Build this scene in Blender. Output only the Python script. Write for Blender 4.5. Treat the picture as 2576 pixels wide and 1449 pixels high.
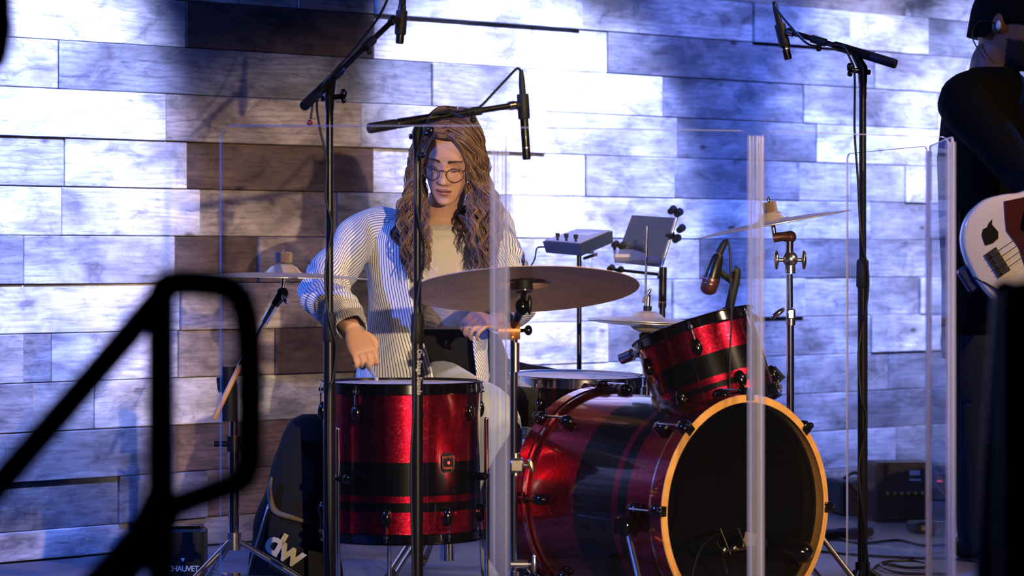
import bpy, bmesh, math, random
import numpy as np
from mathutils import Vector, Matrix, Quaternion, noise

for o in list(bpy.data.objects):
    bpy.data.objects.remove(o)
SC = bpy.context.scene
COL = SC.collection

# ------------------------------------------------------------------ camera
FPX = 7500.0            # focal length in pixels of the 2576 px wide frame
EYE = 0.91              # camera height above the stage floor
HZ = 640.0              # image row of the horizon
cam_data = bpy.data.cameras.new('camera')
cam_data.sensor_width = 36.0
cam_data.lens = 36.0 * FPX / 2576.0
cam_data.shift_y = -(724.5 - HZ) / 2576.0
cam_data.clip_start = 0.05
cam_data.dof.use_dof = True
cam_data.dof.focus_distance = 8.1
cam_data.dof.aperture_fstop = 4.5
camera = bpy.data.objects.new('camera', cam_data)
COL.objects.link(camera)
camera.location = (0, 0, EYE)
camera.rotation_euler = (math.pi / 2, 0, 0)
SC.camera = camera

# ------------------------------------------------------------------ world, colour management
world = bpy.data.worlds.new('world')
SC.world = world
world.use_nodes = True
world.node_tree.nodes['Background'].inputs[0].default_value = (0.02, 0.035, 0.12, 1)
world.node_tree.nodes['Background'].inputs[1].default_value = 0.10
SC.view_settings.view_transform = 'Standard'
SC.view_settings.look = 'None'
SC.view_settings.gamma = 1.0
SC.view_settings.use_curve_mapping = False
SC.view_settings.exposure = 0.0
SC.cycles.use_denoising = True
SC.cycles.transparent_max_bounces = 20
SC.cycles.max_bounces = 7
SC.cycles.diffuse_bounces = 3
SC.cycles.glossy_bounces = 4
SC.cycles.use_adaptive_sampling = True
SC.cycles.adaptive_threshold = 0.02
SC.cycles.caustics_reflective = False
SC.cycles.caustics_refractive = False
SC.cycles.sample_clamp_indirect = 4.0

# the plank wall runs away to the right; its lines are needed by the lights
WALL_P0 = Vector((-1.503, 8.75, 0))
WALL_D = Vector((0.7222, 0.6917, 0)).normalized()
WALL_N = Vector((WALL_D.y, -WALL_D.x, 0))          # towards the camera side


def W(u, z, off=0.0):
    p = WALL_P0 + WALL_D * u + WALL_N * off
    return Vector((p.x, p.y, z))


def spot(name, loc, target, power, color, angle, blend, radius):
    d = bpy.data.lights.new(name, 'SPOT')
    d.energy = power
    d.color = color
    d.spot_size = math.radians(angle)
    d.spot_blend = blend
    d.shadow_soft_size = radius
    o = bpy.data.objects.new(name, d)
    COL.objects.link(o)
    o.location = loc
    o.rotation_euler = (Vector(target) - Vector(loc)).to_track_quat('-Z', 'Y').to_euler()
    return o


WARM = (1.0, 0.74, 0.47)
AMBER = (1.0, 0.66, 0.38)
BLUE = (0.05, 0.17, 1.0)
PALE = (0.40, 0.46, 1.0)
VIOLET = (0.16, 0.24, 1.0)
# front-of-house key light, to the right behind the camera, on the drummer
spot('key_light', (3.0, -4.0, 1.95), (-0.06, 8.3, 0.66), 5600, WARM, 9.8, 0.6, 0.05)
# amber side light from the right front, over the drums and the bass player
spot('amber_side_light', (5.4, 4.4, 4.3), (0.85, 7.95, 0.55), 1500, AMBER, 30, 0.85, 0.05)
# blue LED wash lights over the wall; violet and low left ones are added fill
for (u, tz, p, c, ang) in ((0.12, 1.26, 1900, PALE, 28), (1.98, 1.50, 1700, PALE, 28), (2.48, 1.04, 2300, PALE, 27),
                           (3.20, 1.15, 520, VIOLET, 40), (0.0, 0.45, 600, BLUE, 36), (3.6, 0.5, 500, BLUE, 40), (3.98, 1.20, 1500, PALE, 31), (4.75, 1.25, 1400, PALE, 32),
                           (-0.85, 1.2, 650, PALE, 30), (5.7, 1.25, 1200, PALE, 34)):
    spot('wall_wash', W(u, 3.25, 1.75), W(u, tz, 0), p, c, ang, 0.8, 0.05)
# wide dim blue washes over the whole stage: from the left side and from behind
spot('blue_side_wash', (-4.2, 5.2, 3.4), (0.2, 8.6, 0.8), 1250, BLUE, 60, 0.6, 0.12)
spot('blue_back_wash', (2.6, 10.6, 3.6), (0.2, 7.6, 0.6), 420, BLUE, 60, 0.6, 0.10)

# ------------------------------------------------------------------ helpers
def P(px, py, Y):
    """the point at distance Y seen at photo pixel (px, py)"""
    return Vector(((px - 1288.0) / FPX * Y, Y, EYE + (HZ - py) / FPX * Y))


def basis(axis, ref=None):
    a = Vector(axis).normalized()
    r = Vector(ref) if ref is not None else (Vector((0, 0, 1)) if abs(a.z) < 0.9 else Vector((1, 0, 0)))
    x = r.cross(a)
    if x.length < 1e-6:
        x = Vector((0, 1, 0)).cross(a)
    x.normalize()
    y = a.cross(x).normalized()
    return x, y, a


def smooth_path(pts, sub=6):
    """Catmull-Rom through the points"""
    pts = [Vector(p) for p in pts]
    if len(pts) < 3:
        return pts
    out = []
    n = len(pts)
    for i in range(n - 1):
        p0 = pts[max(i - 1, 0)]; p1 = pts[i]; p2 = pts[i + 1]; p3 = pts[min(i + 2, n - 1)]
        for k in range(sub):
            t = k / sub
            out.append(0.5 * ((2 * p1) + (p2 - p0) * t + (2 * p0 - 5 * p1 + 4 * p2 - p3) * t * t
                              + (3 * p1 - p0 - 3 * p2 + p3) * t ** 3))
    out.append(pts[-1])
    return out


def interp(xs, ys, x):
    return float(np.interp(x, xs, ys))


ORG = {}


class MB:
    """collects shapes in world coordinates; build() links them as one mesh object"""
    def __init__(s):
        s.v = []; s.f = []; s.mi = []; s.uv = {}; s.col = {}

    def add(s, verts, faces, mi=0):
        b = len(s.v)
        s.v.extend([Vector(p) for p in verts])
        for f in faces:
            s.f.append([b + i for i in f]); s.mi.append(mi)
        return b

    def box(s, c, size, R=None, bev=0.0, mi=0):
        c = Vector(c); hx, hy, hz = size[0] / 2, size[1] / 2, size[2] / 2
        R = R or Matrix.Identity(3)
        if bev <= 0:
            vs = [Vector((x * hx, y * hy, z * hz)) for x in (-1, 1) for y in (-1, 1) for z in (-1, 1)]
            fs = [(0, 1, 3, 2), (4, 6, 7, 5), (0, 4, 5, 1), (2, 3, 7, 6), (0, 2, 6, 4), (1, 5, 7, 3)]
        else:
            b = min(bev, hx * .9, hy * .9, hz * .9)
            vs = []; idx = {}
            for x in (-1, 1):
                for y in (-1, 1):
                    for z in (-1, 1):
                        for k in range(3):
                            q = [x * hx, y * hy, z * hz]
                            for j in range(3):
                                if j != k:
                                    q[j] -= (x, y, z)[j] * b
                            idx[(x, y, z, k)] = len(vs); vs.append(Vector(q))
            fs = []
            for k in range(3):
                a1, a2 = (k + 1) % 3, (k + 2) % 3
                for sg in (-1, 1):
                    q = []
                    for (p, r) in ((-1, -1), (1, -1), (1, 1), (-1, 1)):
                        t = [0, 0, 0]; t[k] = sg; t[a1] = p; t[a2] = r
                        q.append(idx[(t[0], t[1], t[2], k)])
                    fs.append(q)
            for k in range(3):
                a1, a2 = (k + 1) % 3, (k + 2) % 3
                for p in (-1, 1):
                    for r in (-1, 1):
                        q = []
                        for (sg, kk) in ((-1, a1), (1, a1), (1, a2), (-1, a2)):
                            t = [0, 0, 0]; t[k] = sg; t[a1] = p; t[a2] = r
                            q.append(idx[(t[0], t[1], t[2], kk)])
                        fs.append(q)
            for x in (-1, 1):
                for y in (-1, 1):
                    for z in (-1, 1):
                        fs.append([idx[(x, y, z, k)] for k in range(3)])
        return s.add([c + R @ p for p in vs], fs, mi)

    def tube(s, path, r, n=10, mi=0, flat=1.0, ref=None, caps=True):
        path = [Vector(p) for p in path]
        m = len(path)
        rr = [r] * m if not hasattr(r, '__len__') else list(r)
        if len(rr) != m:
            rr = [interp(np.linspace(0, 1, len(rr)), rr, i / (m - 1)) for i in range(m)]
        tang = []
        for i in range(m):
            t = path[min(i + 1, m - 1)] - path[max(i - 1, 0)]
            tang.append(t.normalized() if t.length > 1e-9 else Vector((0, 0, 1)))
        x, y, _ = basis(tang[0], ref)
        vs = []
        for i in range(m):
            t = tang[i]
            x = (x - t * x.dot(t)).normalized()
            y = t.cross(x)
            for k in range(n):
                a = 2 * math.pi * k / n
                vs.append(path[i] + x * math.cos(a) * rr[i] + y * math.sin(a) * rr[i] * flat)
        fs = []
        for i in range(m - 1):
            for k in range(n):
                k2 = (k + 1) % n
                fs.append((i * n + k, i * n + k2, (i + 1) * n + k2, (i + 1) * n + k))
        if caps:
            fs.append(list(range(n))[::-1]); fs.append([(m - 1) * n + k for k in range(n)])
        return s.add(vs, fs, mi)

    def cyl(s, p0, p1, r0, r1=None, n=16, mi=0):
        return s.tube([p0, p1], [r0, r0 if r1 is None else r1], n, mi)

    def lathe(s, prof, origin, axis, n=32, mi=0, closed=False, ref=None, bands=None):
        """prof: list of (radius, height along axis)"""
        x, y, a = basis(axis, ref)
        o = Vector(origin); vs = []; rows = []
        for (r, h) in prof:
            if r < 1e-6:
                rows.append([len(vs)] * n); vs.append(o + a * h)
            else:
                rows.append(list(range(len(vs), len(vs) + n)))
                for k in range(n):
                    t = 2 * math.pi * k / n
                    vs.append(o + a * h + x * r * math.cos(t) + y * r * math.sin(t))
        b = len(s.v); s.v.extend(vs)
        m = len(prof)
        for i in range(m if closed else m - 1):
            j = (i + 1) % m
            for k in range(n):
                k2 = (k + 1) % n
                q = [rows[i][k], rows[i][k2], rows[j][k2], rows[j][k]]
                q2 = []
                for t in q:
                    if t not in q2:
                        q2.append(t)
                if len(q2) > 2:
                    s.f.append([b + t for t in q2])
                    s.mi.append(bands[i] if bands else mi)
        return b

    def sphere(s, c, r, n=16, m=10, scale=(1, 1, 1), R=None, mi=0):
        c = Vector(c); R = R or Matrix.Identity(3)
        vs = [c + R @ Vector((0, 0, r * scale[2]))]
        for i in range(1, m):
            t = math.pi * i / m
            for k in range(n):
                a = 2 * math.pi * k / n
                vs.append(c + R @ Vector((r * scale[0] * math.sin(t) * math.cos(a), r * scale[1] * math.sin(t) * math.sin(a), r * scale[2] * math.cos(t))))
        vs.append(c + R @ Vector((0, 0, -r * scale[2])))
        fs = []
        for k in range(n):
            fs.append((0, 1 + k, 1 + (k + 1) % n))
        for i in range(m - 2):
            for k in range(n):
                k2 = (k + 1) % n
                fs.append((1 + i * n + k, 1 + (i + 1) * n + k, 1 + (i + 1) * n + k2, 1 + i * n + k2))
        e = len(vs) - 1
        for k in range(n):
            fs.append((e, 1 + (m - 2) * n + (k + 1) % n, 1 + (m - 2) * n + k))
        return s.add(vs, fs, mi)

    def prism(s, poly, origin, ex, ey, th, mi=0, side_mi=None):
        """flat outline in the ex, ey plane, extruded by th along ex x ey (centred)"""
        o = Vector(origin); ex = Vector(ex).normalized(); ey = Vector(ey).normalized(); ez = ex.cross(ey)
        n = len(poly)
        vs = [o + ex * p[0] + ey * p[1] - ez * th / 2 for p in poly] + [o + ex * p[0] + ey * p[1] + ez * th / 2 for p in poly]
        b = s.add(vs, [list(range(n))[::-1], list(range(n, 2 * n))], mi)
        for k in range(n):
            k2 = (k + 1) % n
            s.f.append([b + k, b + k2, b + n + k2, b + n + k]); s.mi.append(mi if side_mi is None else side_mi)
        return b

    def rings(s, rings, caps=True, mi=0):
        """rings: equal length lists of points, joined one to the next (each ring closed)"""
        n = len(rings[0]); vs = [p for r in rings for p in r]; fs = []
        for i in range(len(rings) - 1):
            for k in range(n):
                k2 = (k + 1) % n
                fs.append((i * n + k, i * n + k2, (i + 1) * n + k2, (i + 1) * n + k))
        if caps:
            fs.append(list(range(n))[::-1]); fs.append([(len(rings) - 1) * n + k for k in range(n)])
        return s.add(vs, fs, mi)

    def mesh(s, name, o=Vector((0, 0, 0)), recalc=True):
        me = bpy.data.meshes.new(name)
        me.from_pydata([tuple(p - o) for p in s.v], [], s.f)
        for p, m in zip(me.polygons, s.mi):
            p.material_index = m
        if s.uv:
            lay = me.uv_layers.new(name='UVMap')
            for l in me.loops:
                lay.data[l.index].uv = s.uv.get(l.vertex_index, (0, 0))
        if s.col:
            ca = me.color_attributes.new('tint', 'FLOAT_COLOR', 'POINT')
            for i, c in s.col.items():
                ca.data[i].color = (c[0], c[1], c[2], 1)
        if recalc:
            bm = bmesh.new(); bm.from_mesh(me)
            bmesh.ops.recalc_face_normals(bm, faces=bm.faces)
            bm.to_mesh(me); bm.free()
        return me

    def build(s, name, mats, parent=None, smooth=40, recalc=True):
        o = ORG.get(parent.name, Vector((0, 0, 0))) if parent else Vector((0, 0, 0))
        if parent is None and s.v:
            lo = Vector([min(p[i] for p in s.v) for i in range(3)]); hi = Vector([max(p[i] for p in s.v) for i in range(3)])
            o = Vector(((lo.x + hi.x) / 2, (lo.y + hi.y) / 2, lo.z))
        me = s.mesh(name, o, recalc)
        return link_mesh(name, me, mats, parent, smooth, o)


def link_mesh(name, me, mats, parent=None, smooth=40, o=Vector((0, 0, 0))):
    for m in (mats if isinstance(mats, (list, tuple)) else [mats]):
        me.materials.append(M[m] if isinstance(m, str) else m)
    if smooth:
        me.shade_smooth()
        if smooth < 180:
            me.set_sharp_from_angle(angle=math.radians(smooth))
    ob = bpy.data.objects.new(name, me)
    COL.objects.link(ob)
    if parent:
        ob.parent = parent
    else:
        ob.location = o
    ORG[ob.name] = o.copy()
    return ob


def tag(o, label, cat, group=None):
    o['label'] = label; o['category'] = cat
    if group:
        o['group'] = group
    return o


def thing(name, label, cat, loc, group=None):
    e = bpy.data.objects.new(name, None)
    COL.objects.link(e)
    e.location = loc; e.empty_display_size = 0.05
    ORG[e.name] = Vector(loc)
    return tag(e, label, cat, group)


def struct(o):
    o['kind'] = 'structure'
    return o


def remesh(mb, voxel, it=3, fac=0.5):
    me = mb.mesh('tmp')
    ob = bpy.data.objects.new('tmp', me)
    COL.objects.link(ob)
    r = ob.modifiers.new('r', 'REMESH'); r.mode = 'VOXEL'; r.voxel_size = voxel
    if it:
        sm = ob.modifiers.new('s', 'SMOOTH'); sm.factor = fac; sm.iterations = it
    dg = bpy.context.evaluated_depsgraph_get()
    new = bpy.data.meshes.new_from_object(ob.evaluated_get(dg))
    bpy.data.objects.remove(ob)
    bpy.data.meshes.remove(me)
    return new


def shift_mesh(me, o):
    me.transform(Matrix.Translation(-Vector(o)))


def text_part(name, body, size, origin, ex, ey, mat, parent, depth=0.0006, bold=0.0, spacing=1.0, shear=0.0):
    cu = bpy.data.curves.new('t', 'FONT')
    cu.body = body; cu.size = size; cu.extrude = depth; cu.offset = bold; cu.space_character = spacing; cu.shear = shear
    cu.align_x = 'CENTER'; cu.align_y = 'CENTER'; cu.resolution_u = 3
    ob = bpy.data.objects.new('t', cu); COL.objects.link(ob)
    dg = bpy.context.evaluated_depsgraph_get()
    me = bpy.data.meshes.new_from_object(ob.evaluated_get(dg))
    bpy.data.objects.remove(ob); bpy.data.curves.remove(cu)
    ex = Vector(ex).normalized(); ey = Vector(ey).normalized(); ez = ex.cross(ey)
    o = ORG.get(parent.name, Vector((0, 0, 0)))
    T = Matrix((ex, ey, ez)).transposed().to_4x4(); T.translation = Vector(origin) - o
    me.transform(T)
    me.name = name
    return link_mesh(name, me, mat, parent, 0, o)


# ------------------------------------------------------------------ materials
M = {}


def mat(name, base, rough=0.5, metal=0.0, coat=0.0, spec=0.5, trans=0.0, sss=0.0, emit=None, sheen=0.0):
    m = bpy.data.materials.new(name); m.use_nodes = True
    b = m.node_tree.nodes['Principled BSDF']
    b.inputs['Base Color'].default_value = (*base, 1)
    b.inputs['Roughness'].default_value = rough
    b.inputs['Metallic'].default_value = metal
    b.inputs['Coat Weight'].default_value = coat
    b.inputs['Coat Roughness'].default_value = 0.06
    b.inputs['Specular IOR Level'].default_value = spec
    b.inputs['Sheen Weight'].default_value = sheen
    if sss:
        b.inputs['Subsurface Weight'].default_value = sss
        b.inputs['Subsurface Radius'].default_value = (0.012, 0.005, 0.003)
        b.inputs['Subsurface Scale'].default_value = 0.6
    if emit:
        b.inputs['Emission Color'].default_value = (*emit[0], 1)
        b.inputs['Emission Strength'].default_value = emit[1]
    M[name] = m
    return m, m.node_tree, b


def nd(nt, kind, **kw):
    n = nt.nodes.new(kind)
    for k, v in kw.items():
        if k.startswith('i_'):
            key = k[2:]
            n.inputs[int(key) if key.isdigit() else key.replace('_', ' ')].default_value = v
        else:
            setattr(n, k, v)
    return n


def ramp(nt, fac, stops):
    r = nt.nodes.new('ShaderNodeValToRGB')
    els = r.color_ramp.elements
    while len(els) < len(stops):
        els.new(0.5)
    for e, (p, c) in zip(els, stops):
        e.position = p; e.color = (*c, 1) if len(c) == 3 else c
    nt.links.new(fac, r.inputs[0])
    return r


def mixc(nt, fac, a, b, blend='MIX'):
    m = nt.nodes.new('ShaderNodeMix'); m.data_type = 'RGBA'; m.blend_type = blend
    for v, i in ((fac, 0), (a, 6), (b, 7)):
        if isinstance(v, (int, float)):
            m.inputs[i].default_value = v
        elif isinstance(v, tuple):
            m.inputs[i].default_value = (*v, 1)
        else:
            nt.links.new(v, m.inputs[i])
    return m.outputs[2]


def bump(nt, b, height, strength=0.3, dist=0.002):
    n = nd(nt, 'ShaderNodeBump', i_Strength=strength, i_Distance=dist)
    nt.links.new(height, n.inputs['Height'])
    nt.links.new(n.outputs[0], b.inputs['Normal'])


def noise_tex(nt, scale, detail=4, rough=0.55, co=None, dist=0.0):
    n = nd(nt, 'ShaderNodeTexNoise', i_Scale=scale, i_Detail=detail, i_Roughness=rough, i_Distortion=dist)
    if co is not None:
        nt.links.new(co, n.inputs['Vector'])
    return n


mat('black_metal', (0.006, 0.006, 0.007), 0.30, 0.0, 0.1, 0.35)
mat('black_matte', (0.004, 0.004, 0.0045), 0.6, spec=0.25)
mat('black_rubber', (0.010, 0.010, 0.010), 0.55, spec=0.3)
mat('cable_black', (0.008, 0.008, 0.009), 0.4, spec=0.3)
mat('chrome', (0.80, 0.80, 0.82), 0.10, 1.0)
mat('dull_chrome', (0.62, 0.60, 0.57), 0.25, 1.0)
mat('nickel', (0.66, 0.58, 0.48), 0.22, 1.0)
mat('black_gloss', (0.002, 0.002, 0.0022), 0.12, 0.0, 0.4, 0.4)
mat('lug_black', (0.002, 0.002, 0.0022), 0.16, 0.0, 0.3, 0.4)
mat('dark_head', (0.003, 0.003, 0.003), 0.2, spec=0.2)
mat('white_head', (0.62, 0.61, 0.58), 0.45)
mat('white_print', (0.75, 0.72, 0.64), 0.6)
mat('dark_case', (0.006, 0.006, 0.007), 0.5, spec=0.3)
mat('copper', (0.85, 0.36, 0.12), 0.32, 0.6)
mat('gold', (0.75, 0.52, 0.22), 0.3, 1.0)
mat('mesh_red', (0.10, 0.035, 0.028), 0.45, 0.6)
mat('stick_wood', (0.62, 0.33, 0.14), 0.4)
mat('red_light', (0.4, 0.02, 0.02), 0.4)
mat('cream', (0.60, 0.52, 0.40), 0.6)
mat('rail_black', (0.003, 0.003, 0.0035), 0.5, spec=0.25)

# felt
m_, nt, b = mat('felt', (0.17, 0.10, 0.05), 0.95, sheen=0.5)
n = noise_tex(nt, 220, 3); bump(nt, b, n.outputs[0], 0.6, 0.002)

# maple hoop wood
m_, nt, b = mat('maple', (0.72, 0.36, 0.09), 0.30, 0.0, 0.4)
tc = nd(nt, 'ShaderNodeTexCoord'); n = noise_tex(nt, 18, 5, 0.6, tc.outputs['Object'])
r = ramp(nt, n.outputs[0], [(0.3, (0.58, 0.27, 0.06)), (0.7, (0.78, 0.42, 0.12))]); nt.links.new(r.outputs[0], b.inputs['Base Color'])

# red glass-flake drum wrap
m_, nt, b = mat('red_sparkle', (0.42, 0.006, 0.03), 0.24, 1.0, 1.0)
tc = nd(nt, 'ShaderNodeTexCoord')
v = nd(nt, 'ShaderNodeTexVoronoi', i_Scale=330.0); nt.links.new(tc.outputs['Object'], v.inputs['Vector'])
n = noise_tex(nt, 150, 2, 0.5, tc.outputs['Object'])
sp = nd(nt, 'ShaderNodeSeparateColor'); nt.links.new(v.outputs['Color'], sp.inputs[0])
mx = nd(nt, 'ShaderNodeMath', operation='MULTIPLY'); nt.links.new(sp.outputs[0], mx.inputs[0]); nt.links.new(n.outputs[0], mx.inputs[1])
r = ramp(nt, mx.outputs[0], [(0.1, (0.30, 0.004, 0.020)), (0.45, (0.55, 0.010, 0.045)), (0.75, (0.85, 0.10, 0.12))])
nt.links.new(r.outputs[0], b.inputs['Base Color'])
bump(nt, b, sp.outputs[1], 0.55, 0.0012)
cn = nd(nt, 'ShaderNodeNewGeometry'); nt.links.new(cn.outputs['Normal'], b.inputs['Coat Normal'])
b.inputs['Coat Roughness'].default_value = 0.05
mat('black_wrap', (0.0015, 0.0015, 0.0017), 0.2, 0.0, 1.0, 0.2)

# cymbal bronze, lathed
def cymbal_mat(name, lo, hi, rough):
    m_, nt, b = mat(name, hi, rough, 1.0)
    tc = nd(nt, 'ShaderNodeTexCoord')
    ln = nd(nt, 'ShaderNodeVectorMath', operation='LENGTH'); nt.links.new(tc.outputs['Object'], ln.inputs[0])
    n1 = nd(nt, 'ShaderNodeTexNoise', noise_dimensions='1D', i_Scale=260.0, i_Detail=3.0)
    nt.links.new(ln.outputs['Value'], n1.inputs['W'])
    n2 = noise_tex(nt, 9, 4, 0.6, tc.outputs['Object'])
    mm = nd(nt, 'ShaderNodeMath', operation='ADD'); nt.links.new(n1.outputs[0], mm.inputs[0]); nt.links.new(n2.outputs[0], mm.inputs[1])
    hf = nd(nt, 'ShaderNodeMath', operation='MULTIPLY', i_1=0.5); nt.links.new(mm.outputs[0], hf.inputs[0])
    r = ramp(nt, hf.outputs[0], [(0.35, lo), (0.65, hi)]); nt.links.new(r.outputs[0], b.inputs['Base Color'])
    bump(nt, b, n1.outputs[0], 0.25, 0.001)
cymbal_mat('bronze', (0.70, 0.55, 0.34), (0.92, 0.78, 0.56), 0.32)
M['bronze'].node_tree.nodes['Principled BSDF'].inputs['Metallic'].default_value = 0.5
cymbal_mat('dark_bronze', (0.36, 0.22, 0.14), (0.74, 0.48, 0.32), 0.42)
M['dark_bronze'].node_tree.nodes['Principled BSDF'].inputs['Metallic'].default_value = 0.35

# weathered planks: colour comes from each plank's own object colour
m_, nt, b = mat('plank_wood', (0.4, 0.4, 0.4), 0.75)
tc = nd(nt, 'ShaderNodeTexCoord'); oi = nd(nt, 'ShaderNodeObjectInfo')
off = nd(nt, 'ShaderNodeVectorMath', operation='MULTIPLY_ADD'); nt.links.new(oi.outputs['Random'], off.inputs[0])
off.inputs[1].default_value = (37, 11, 53); nt.links.new(tc.outputs['Object'], off.inputs[2])
mp = nd(nt, 'ShaderNodeMapping', i_Scale=(4.5, 8, 60)); nt.links.new(off.outputs[0], mp.inputs[0])
grain = noise_tex(nt, 1.6, 10, 0.68, mp.outputs[0], 0.5)
mp2 = nd(nt, 'ShaderNodeMapping', i_Scale=(2.6, 4, 7)); nt.links.new(off.outputs[0], mp2.inputs[0])
blot = noise_tex(nt, 1.0, 4, 0.6, mp2.outputs[0], 0.4)
mp3 = nd(nt, 'ShaderNodeMapping', i_Scale=(6, 10, 18)); nt.links.new(off.outputs[0], mp3.inputs[0])
wv = nd(nt, 'ShaderNodeTexWave', bands_direction='Z', i_Scale=0.9, i_Distortion=11.0, i_Detail=4.0); wv.inputs['Detail Scale'].default_value = 0.8
nt.links.new(mp3.outputs[0], wv.inputs['Vector'])
vk = nd(nt, 'ShaderNodeTexVoronoi', i_Scale=1.0); mpk = nd(nt, 'ShaderNodeMapping', i_Scale=(3.2, 0.2, 6.4)); nt.links.new(off.outputs[0], mpk.inputs[0]); nt.links.new(mpk.outputs[0], vk.inputs['Vector'])
g1 = ramp(nt, grain.outputs[0], [(0.28, (0.55, 0.55, 0.55)), (0.48, (0.94, 0.94, 0.94)), (0.72, (1.08, 1.08, 1.08))])
c1 = mixc(nt, 1.0, oi.outputs['Color'], g1.outputs[0], 'MULTIPLY')
g2 = ramp(nt, blot.outputs[0], [(0.34, (0.40, 0.38, 0.38)), (0.5, (0.85, 0.85, 0.85)), (0.64, (1.3, 1.3, 1.3))])
c2 = mixc(nt, 0.95, c1, g2.outputs[0], 'MULTIPLY')
g3 = ramp(nt, wv.outputs[0], [(0.02, (0.60, 0.60, 0.62)), (0.22, (0.98, 0.98, 0.98)), (0.9, (1.06, 1.06, 1.06))])
wf = ramp(nt, blot.outputs[0], [(0.46, (0.08, 0.08, 0.08)), (0.62, (0.62, 0.62, 0.62))])
c3 = mixc(nt, wf.outputs[0], c2, g3.outputs[0], 'MULTIPLY')
kn = ramp(nt, vk.outputs['Distance'], [(0.035, (0.16, 0.11, 0.08)), (0.085, (1, 1, 1))])
c4 = mixc(nt, 0.9, c3, kn.outputs[0], 'MULTIPLY')
mp5 = nd(nt, 'ShaderNodeMapping', i_Scale=(7.5, 6, 15)); nt.links.new(off.outputs[0], mp5.inputs[0])
mott = noise_tex(nt, 1.0, 8, 0.70, mp5.outputs[0], 0.8)
g5 = ramp(nt, mott.outputs[0], [(0.34, (0.40, 0.40, 0.43)), (0.47, (0.88, 0.88, 0.88)), (0.58, (1.12, 1.12, 1.12))])
c5 = mixc(nt, 0.85, c4, g5.outputs[0], 'MULTIPLY')
mp6 = nd(nt, 'ShaderNodeMapping', i_Scale=(14, 20, 150)); nt.links.new(off.outputs[0], mp6.inputs[0])
crk = noise_tex(nt, 1.0, 5, 0.6, mp6.outputs[0], 0.6)
g6 = ramp(nt, crk.outputs[0], [(0.30, (0.30, 0.28, 0.28)), (0.38, (1, 1, 1))])
c6 = mixc(nt, 0.8, c5, g6.outputs[0], 'MULTIPLY')
nt.links.new(c6, b.inputs['Base Color'])
ad = nd(nt, 'ShaderNodeMath', operation='MULTIPLY_ADD', i_1=0.35); nt.links.new(wv.outputs[0], ad.inputs[0]); nt.links.new(grain.outputs[0], ad.inputs[2])
bump(nt, b, ad.outputs[0], 0.30, 0.002)
mat('wall_backing', (0.10, 0.06, 0.035), 0.9)

# stage floor, dark scuffed
m_, nt, b = mat('stage_floor', (0.10, 0.095, 0.10), 0.55)
tc = nd(nt, 'ShaderNodeTexCoord'); n = noise_tex(nt, 3.0, 7, 0.65, tc.outputs['Object'])
r = ramp(nt, n.outputs[0], [(0.3, (0.055, 0.05, 0.055)), (0.7, (0.17, 0.155, 0.16))]); nt.links.new(r.outputs[0], b.inputs['Base Color'])
n2 = noise_tex(nt, 160, 3, 0.6, tc.outputs['Object']); bump(nt, b, n2.outputs[0], 0.3, 0.002)
mat('house_floor', (0.02, 0.02, 0.022), 0.8)

# acrylic sheet, its edges whitened to paint in their glow, clear hinge plastic
def acrylic(name, veil, rough, tint):
    m = bpy.data.materials.new(name); m.use_nodes = True; nt = m.node_tree; nt.nodes.clear(); M[name] = m
    out = nd(nt, 'ShaderNodeOutputMaterial'); tr = nd(nt, 'ShaderNodeBsdfTransparent', i_Color=(*tint, 1))
    gl = nd(nt, 'ShaderNodeBsdfGlossy', i_Roughness=rough); fr = nd(nt, 'ShaderNodeFresnel', i_IOR=1.42); ge = nd(nt, 'ShaderNodeNewGeometry')
    inv = nd(nt, 'ShaderNodeMath', operation='SUBTRACT', i_0=1.0); nt.links.new(ge.outputs['Backfacing'], inv.inputs[1])
    mul = nd(nt, 'ShaderNodeMath', operation='MULTIPLY'); nt.links.new(fr.outputs[0], mul.inputs[0]); nt.links.new(inv.outputs[0], mul.inputs[1])
    df = nd(nt, 'ShaderNodeBsdfTranslucent', i_Color=(0.9, 0.9, 0.95, 1)); dd = nd(nt, 'ShaderNodeBsdfDiffuse', i_Color=(0.9, 0.9, 0.95, 1))
    md = nd(nt, 'ShaderNodeMixShader', i_0=0.5); nt.links.new(df.outputs[0], md.inputs[1]); nt.links.new(dd.outputs[0], md.inputs[2])
    mv = nd(nt, 'ShaderNodeMixShader', i_0=veil); nt.links.new(tr.outputs[0], mv.inputs[1]); nt.links.new(md.outputs[0], mv.inputs[2])
    mg = nd(nt, 'ShaderNodeMixShader'); nt.links.new(mul.outputs[0], mg.inputs[0]); nt.links.new(mv.outputs[0], mg.inputs[1]); nt.links.new(gl.outputs[0], mg.inputs[2])
    nt.links.new(mg.outputs[0], out.inputs[0])
acrylic('acrylic', 0.002, 0.01, (0.985, 0.985, 0.99))
acrylic('acrylic_edge_glow', 0.92, 0.15, (0.9, 0.9, 0.95))
acrylic('hinge_clear', 0.20, 0.12, (0.93, 0.93, 0.96))
acrylic('clear_tray', 0.10, 0.03, (0.92, 0.93, 0.97))
acrylic('smoked_film', 0.001, 0.03, (0.8, 0.79, 0.78))
acrylic('lens_clear', 0.01, 0.01, (0.97, 0.97, 0.97))

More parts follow.
